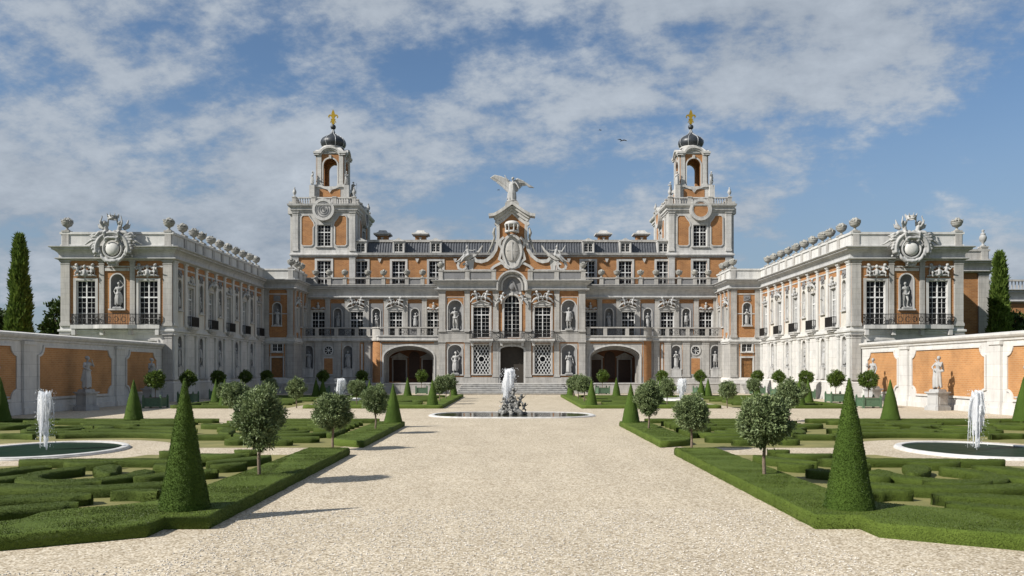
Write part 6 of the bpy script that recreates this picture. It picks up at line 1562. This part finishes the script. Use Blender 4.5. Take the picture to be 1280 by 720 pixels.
for s in (-1, 1):
    d = SD[s]
    root = thing('garden_wall', f'{d} garden wall of stone with scooped brick panels, running from wing towards viewer', 'garden wall', group='garden walls')
    fr = Fr((s * 27.3, 65.5), (0, -1), (-s, 0)); L = 56
    b = B(); b.bx(fr, 0, L, -.6, 0, 0, 4.3); ob('wall_body', b.mesh('wall_body', PALE), root)
    b = B(); b.bx(fr, -.02, L, -.7, .16, 0, .34); b.bx(fr, -.02, L, -.66, .08, .34, .66); ob('plinth', b.mesh('plinth', PALE), root)
    b = B()
    x0, y0 = s * 27.3, 65.5; pth = [(x0, y0), (x0, y0 - L)]
    if s > 0: pth = pth[::-1]
    b.sweep([(s * 27.3, 65.5), (s * 27.3, 65.5 - L)] if s < 0 and False else ([(x0, y0 - L), (x0, y0)] if s < 0 else [(x0, y0), (x0, y0 - L)]), [(0, 4.1), (.08, 4.14), (.08, 4.24), (.18, 4.32), (.24, 4.42), (.24, 4.52), (-.3, 4.62), (-.84, 4.52), (-.84, 4.4), (-.6, 4.3), (-.6, 4.1)])
    ob('coping', b.mesh('coping', PALE), root)
    piers = [.35, 7.2, 18.2, 29.2, 40.2, 51.2]
    pm = B(); pm.bx(F0, -.55, .55, 0, .14, .67, 4.09); pm.bx(F0, -.78, .78, 0, .30, 0, .36); pm.bx(F0, -.68, .68, 0, .22, .36, .68); pm.bx(F0, -.62, .62, 0, .2, 3.9, 4.098); pm = pm.mesh('wall_pier', PALE)
    for u in piers[1:]: fpart('wall_pier', pm, root, fr, u, .01, 0)
    for i, (ua, ub) in enumerate(zip(piers, piers[1:])):
        P = scoop(ua + (1.05 if i else .75), ub - 1.05, .82, 3.85, .55)
        b = B(); b.plate(fr, P, -.05, .02); p = ob('brick_panel', b.mesh('brick_panel', BRICKW), root)
        b = B(); b.band(fr, P, .13, 0, .09, closed=True); ob('panel_moulding', b.mesh('panel_moulding', PALE), p)
    rebase(root, (s * 27.3, 37.5, 0))
    for i, (u, w, k) in enumerate([(4.6, 'farthest garden statue on a pedestal, partly behind an orange tree', 3), (13.9, 'garden statue on a pedestal before the wide brick panel', 4), (23.2, 'garden statue on a pedestal at the picture edge', 1)]):
        statue(fr.p(u, 1.15, 0), -s * R(70), (k + (s > 0) * (0 if i != 1 else 1)) % 6 if not (s > 0 and i == 1) else 4, f'{"shaded grey" if s < 0 else "sunlit white"} {w}, {d} wall', 2.25, f'statues before the {d} garden wall', pedestal=PED, name='garden_statue')

# ------------------------------------------------------------------ trees beyond the walls, birds
def cypress(loc, h, r, label, seed):
    t = thing('cypress_tree', label, 'tree', loc, seed)
    g = np.random.default_rng(seed); n = 9000
    z = g.random(n) ** .95; ang = g.uniform(0, 2 * PI, n)
    env = np.where(z < .2, .85 + z * .75, np.where(z < .94, 1.0 - (z - .2) * 1.02, .245 - (z - .94) * 3.6)) * r
    lump = 1 + .22 * np.sin(ang * 3 + z * 19 + seed) * np.sin(z * 41 + ang * 2) + .1 * np.sin(ang * 7 - z * 30)
    rr = env * lump * g.uniform(.55, 1.0, n) ** .5
    C = np.stack([rr * np.cos(ang), rr * np.sin(ang), z * h], 1)
    D = np.stack([np.cos(ang) * .45, np.sin(ang) * .45, np.full(n, 1.0)], 1) + g.normal(size=(n, 3)) * .28
    V, F = leaves(C, D, np.full(n, .55), .17, g); ob('crown', np_mesh('crown', V, F, [LEAFY]), t)
    b = B(); b.chain([(0, 0, 0), (0, 0, h * .8)], [.28, .06]); b.cap((0, 0, h * .15), (0, 0, h * .82), r * .55, r * .12, 10); ob('trunk', b.mesh('trunk', BARK), t)
def bushy(loc, rx, h, label, seed):
    t = thing('broadleaf_tree', label, 'tree', loc, seed, 'trees beyond the garden walls')
    m = crown_leaves(rx * 1.1, h * .45, 300, 70, .36, .22, seed, LEAFD, shell=.3); ob('crown', m, t, (0, 0, h * .58)); ob('trunk', stem_me(h * .4, .2, 6, rx * .8, seed), t)
cypress((-42.2, 72.0, 0), 13.8, 1.12, 'tall dark cypress behind the left garden wall', 3)
cypress((41.2, 71.0, 0), 12.1, .98, 'tall sunlit cypress behind the right garden wall', 5)
for x, y, rx, h, w in ((-49.5, 78, 3.4, 8.4, 'round leafy tree at the far left behind the cypress'), (-42.5, 82, 3.6, 9.4, 'round leafy tree between the cypress and the left wing'), (-56, 80, 4, 9, 'round leafy tree beyond the left picture edge'), (49.5, 78, 3.4, 8.6, 'dark leafy tree right of the right cypress'), (55, 80, 4, 9.4, 'dark leafy tree at the far right beside the distant range')):
    bushy((x, y, 0), rx, h, w, int(abs(x)) + (x > 0))
def bird(loc, label, s, rz):
    b = B(); b.cap((0, -.16, 0), (0, .14, .02), .06, .03, 6); b.ell((0, -.22, .02), (.045, .06, .045), seg=7)
    for q in (-1, 1): b.plate(Fr((0, 0), (1, 0), (0, -1)), [(0, 0), (q * .26, .13), (q * .55, .05), (q * .27, .06)], -.06, .05)
    b.plate(F0, [(-.05, 0), (.05, 0), (.07, .02), (-.07, .02)], -.3, -.12)
    o = ob('bird', b.mesh('bird', BIRD, uv=False), None, loc, rz, s); tag(o, label, 'bird')
bird((10.5, 80, 24.3), 'larger dark bird in the sky left of the right bell tower', 1.0, .5)
bird((8.4, 80, 25.3), 'tiny dark bird in the sky above the larger one', .5, 1.2)
bird((-1.29, 80, 19.6), 'tiny dark bird beside the winged statue', .45, 2.0)

# loose pebbles on the near gravel
g = np.random.default_rng(5); n = 16000
X = g.uniform(-8, 8, n); Y = g.uniform(8.5, 15, n); ok = (np.abs(X) < 4.6) | (Y < 12.0 - np.abs(X) * .12 - .8); ok &= ~((np.abs(X) > 5.3) & (Y > 12.4 - (np.abs(X) - 5.4) * .58 - .1)); X, Y = X[ok], Y[ok]; n = len(X)
k = g.uniform(.006, .016, n); oc = np.array([(1, 0, 0), (0, 1, 0), (-1, 0, 0), (0, -1, 0), (0, 0, .8), (0, 0, -.3)])
th = g.uniform(0, PI, n); M2 = np.stack([np.stack([np.cos(th) * 1.5, -np.sin(th), 0 * th], 1), np.stack([np.sin(th) * 1.5, np.cos(th), 0 * th], 1), np.stack([0 * th, 0 * th, 1 + 0 * th], 1)], 1)
V = np.stack([X, Y, k * .3], 1)[:, None, :] + np.einsum('nij,kj->nki', M2, oc) * k[:, None, None]
fb = [(0, 1, 4), (1, 2, 4), (2, 3, 4), (3, 0, 4), (1, 0, 5), (2, 1, 5), (3, 2, 5), (0, 3, 5)]
me = bpy.data.meshes.new('gravel_stones'); me.from_pydata(V.reshape(-1, 3).tolist(), [], [tuple(6 * i + q for q in f) for i in range(n) for f in fb]); me.materials.append(PEBBLE)
o = ob('gravel_stones', me); o['kind'] = 'stuff'; o['label'] = 'loose pale gravel stones on the path'

# ------------------------------------------------------------------ light, sky, camera
w = bpy.data.worlds.new('World'); SC.world = w; w.use_nodes = True
nt = w.node_tree; nt.nodes.clear()
TOSUN = Vector((-1, -.52, .89)).normalized()
sky = nd(nt, 'ShaderNodeTexSky'); sky.sky_type = 'NISHITA'; sky.sun_disc = False
sky.sun_elevation = math.asin(TOSUN.z); sky.sun_rotation = math.atan2(TOSUN.x, TOSUN.y); sky.altitude = 200; sky.air_density = 1.0; sky.dust_density = .6; sky.ozone_density = 1.6
tc = nd(nt, 'ShaderNodeTexCoord'); sx = nd(nt, 'ShaderNodeSeparateXYZ'); nt.links.new(tc.outputs['Generated'], sx.inputs[0])
def mth(op, a, b=None):
    n = nd(nt, 'ShaderNodeMath'); n.operation = op
    for i, v in enumerate((a, b)):
        if v is None: continue
        if hasattr(v, 'links'): nt.links.new(v, n.inputs[i])
        else: n.inputs[i].default_value = v
    return n.outputs[0]
zz = mth('ADD', mth('MAXIMUM', sx.outputs[2], 0.0), .42)
cv = nd(nt, 'ShaderNodeCombineXYZ'); nt.links.new(mth('DIVIDE', sx.outputs[0], zz), cv.inputs[0]); nt.links.new(mth('DIVIDE', sx.outputs[1], zz), cv.inputs[1])
mp = nd(nt, 'ShaderNodeMapping'); mp.inputs['Location'].default_value = SKYOFF; mp.inputs['Rotation'].default_value = (0, 0, R(18)); mp.inputs['Scale'].default_value = (1.0, 1.15, 1); nt.links.new(cv.outputs[0], mp.inputs[0])
big = noise(nt, mp.outputs[0], .9, 3, .5); mid = noise(nt, mp.outputs[0], 3.2, 7, .66); fin = noise(nt, mp.outputs[0], 9.5, 6, .62)
dens = mth('ADD', mth('ADD', mth('MULTIPLY', big, .92), mth('MULTIPLY', mid, .62)), mth('MULTIPLY', fin, .34))
cov = nd(nt, 'ShaderNodeMapRange'); cov.interpolation_type = 'SMOOTHSTEP'; nt.links.new(dens, cov.inputs[0]); cov.inputs[1].default_value = .86; cov.inputs[2].default_value = 1.00; cov.inputs[3].default_value = .03; cov.inputs[4].default_value = .94
thick = nd(nt, 'ShaderNodeMapRange'); nt.links.new(mth('ADD', mth('MULTIPLY', mid, .6), mth('MULTIPLY', fin, .4)), thick.inputs[0]); thick.inputs[1].default_value = .36; thick.inputs[2].default_value = .66
cl = mixc(nt, 'MIX', thick.outputs[0], CLOUD_D, CLOUD_L)
skyc = mixc(nt, 'MULTIPLY', 1.0, sky.outputs[0], SKYTINT)
hz = nd(nt, 'ShaderNodeMapRange'); hz.interpolation_type = 'SMOOTHSTEP'; nt.links.new(sx.outputs[2], hz.inputs[0]); hz.inputs[1].default_value = .02; hz.inputs[2].default_value = .34; hz.inputs[3].default_value = .75; hz.inputs[4].default_value = 0.
skyc = mixc(nt, 'MIX', hz.outputs[0], skyc, HAZEC)
mixed = mixc(nt, 'MIX', cov.outputs[0], skyc, cl)
bg = nd(nt, 'ShaderNodeBackground', i_Strength=.08); nt.links.new(mixed, bg.inputs[0]); wo = nd(nt, 'ShaderNodeOutputWorld'); nt.links.new(bg.outputs[0], wo.inputs[0])
sun = bpy.data.lights.new('sun', 'SUN'); sun.energy = SUNE; sun.angle = R(.53); sun.color = (1, .955, .885)
so_ = bpy.data.objects.new('sun', sun); COL.objects.link(so_); so_.rotation_euler = (-TOSUN).to_track_quat('-Z', 'Y').to_euler(); so_.location = (-60, -30, 80)
cam = bpy.data.cameras.new('camera'); co = bpy.data.objects.new('camera', cam); COL.objects.link(co)
co.location = (0, 0, 2.5); co.rotation_euler = (PI / 2, 0, 0); cam.sensor_width = 36; cam.lens = 36 * 1050 / 1280; cam.shift_y = 102 / 1280; cam.clip_end = 5000; cam.clip_start = .1
SC.camera = co
SC.view_settings.view_transform = 'Standard'; SC.view_settings.look = 'None'; SC.view_settings.exposure = EXPO; SC.view_settings.gamma = 1
SC.cycles.max_bounces = 5; SC.cycles.diffuse_bounces = 3; SC.cycles.glossy_bounces = 2; SC.cycles.transmission_bounces = 2; SC.cycles.caustics_reflective = False; SC.cycles.caustics_refractive = False
SC.cycles.use_denoising = True; SC.cycles.denoiser = 'OPENIMAGEDENOISE'; SC.cycles.denoising_input_passes = 'RGB_ALBEDO_NORMAL'
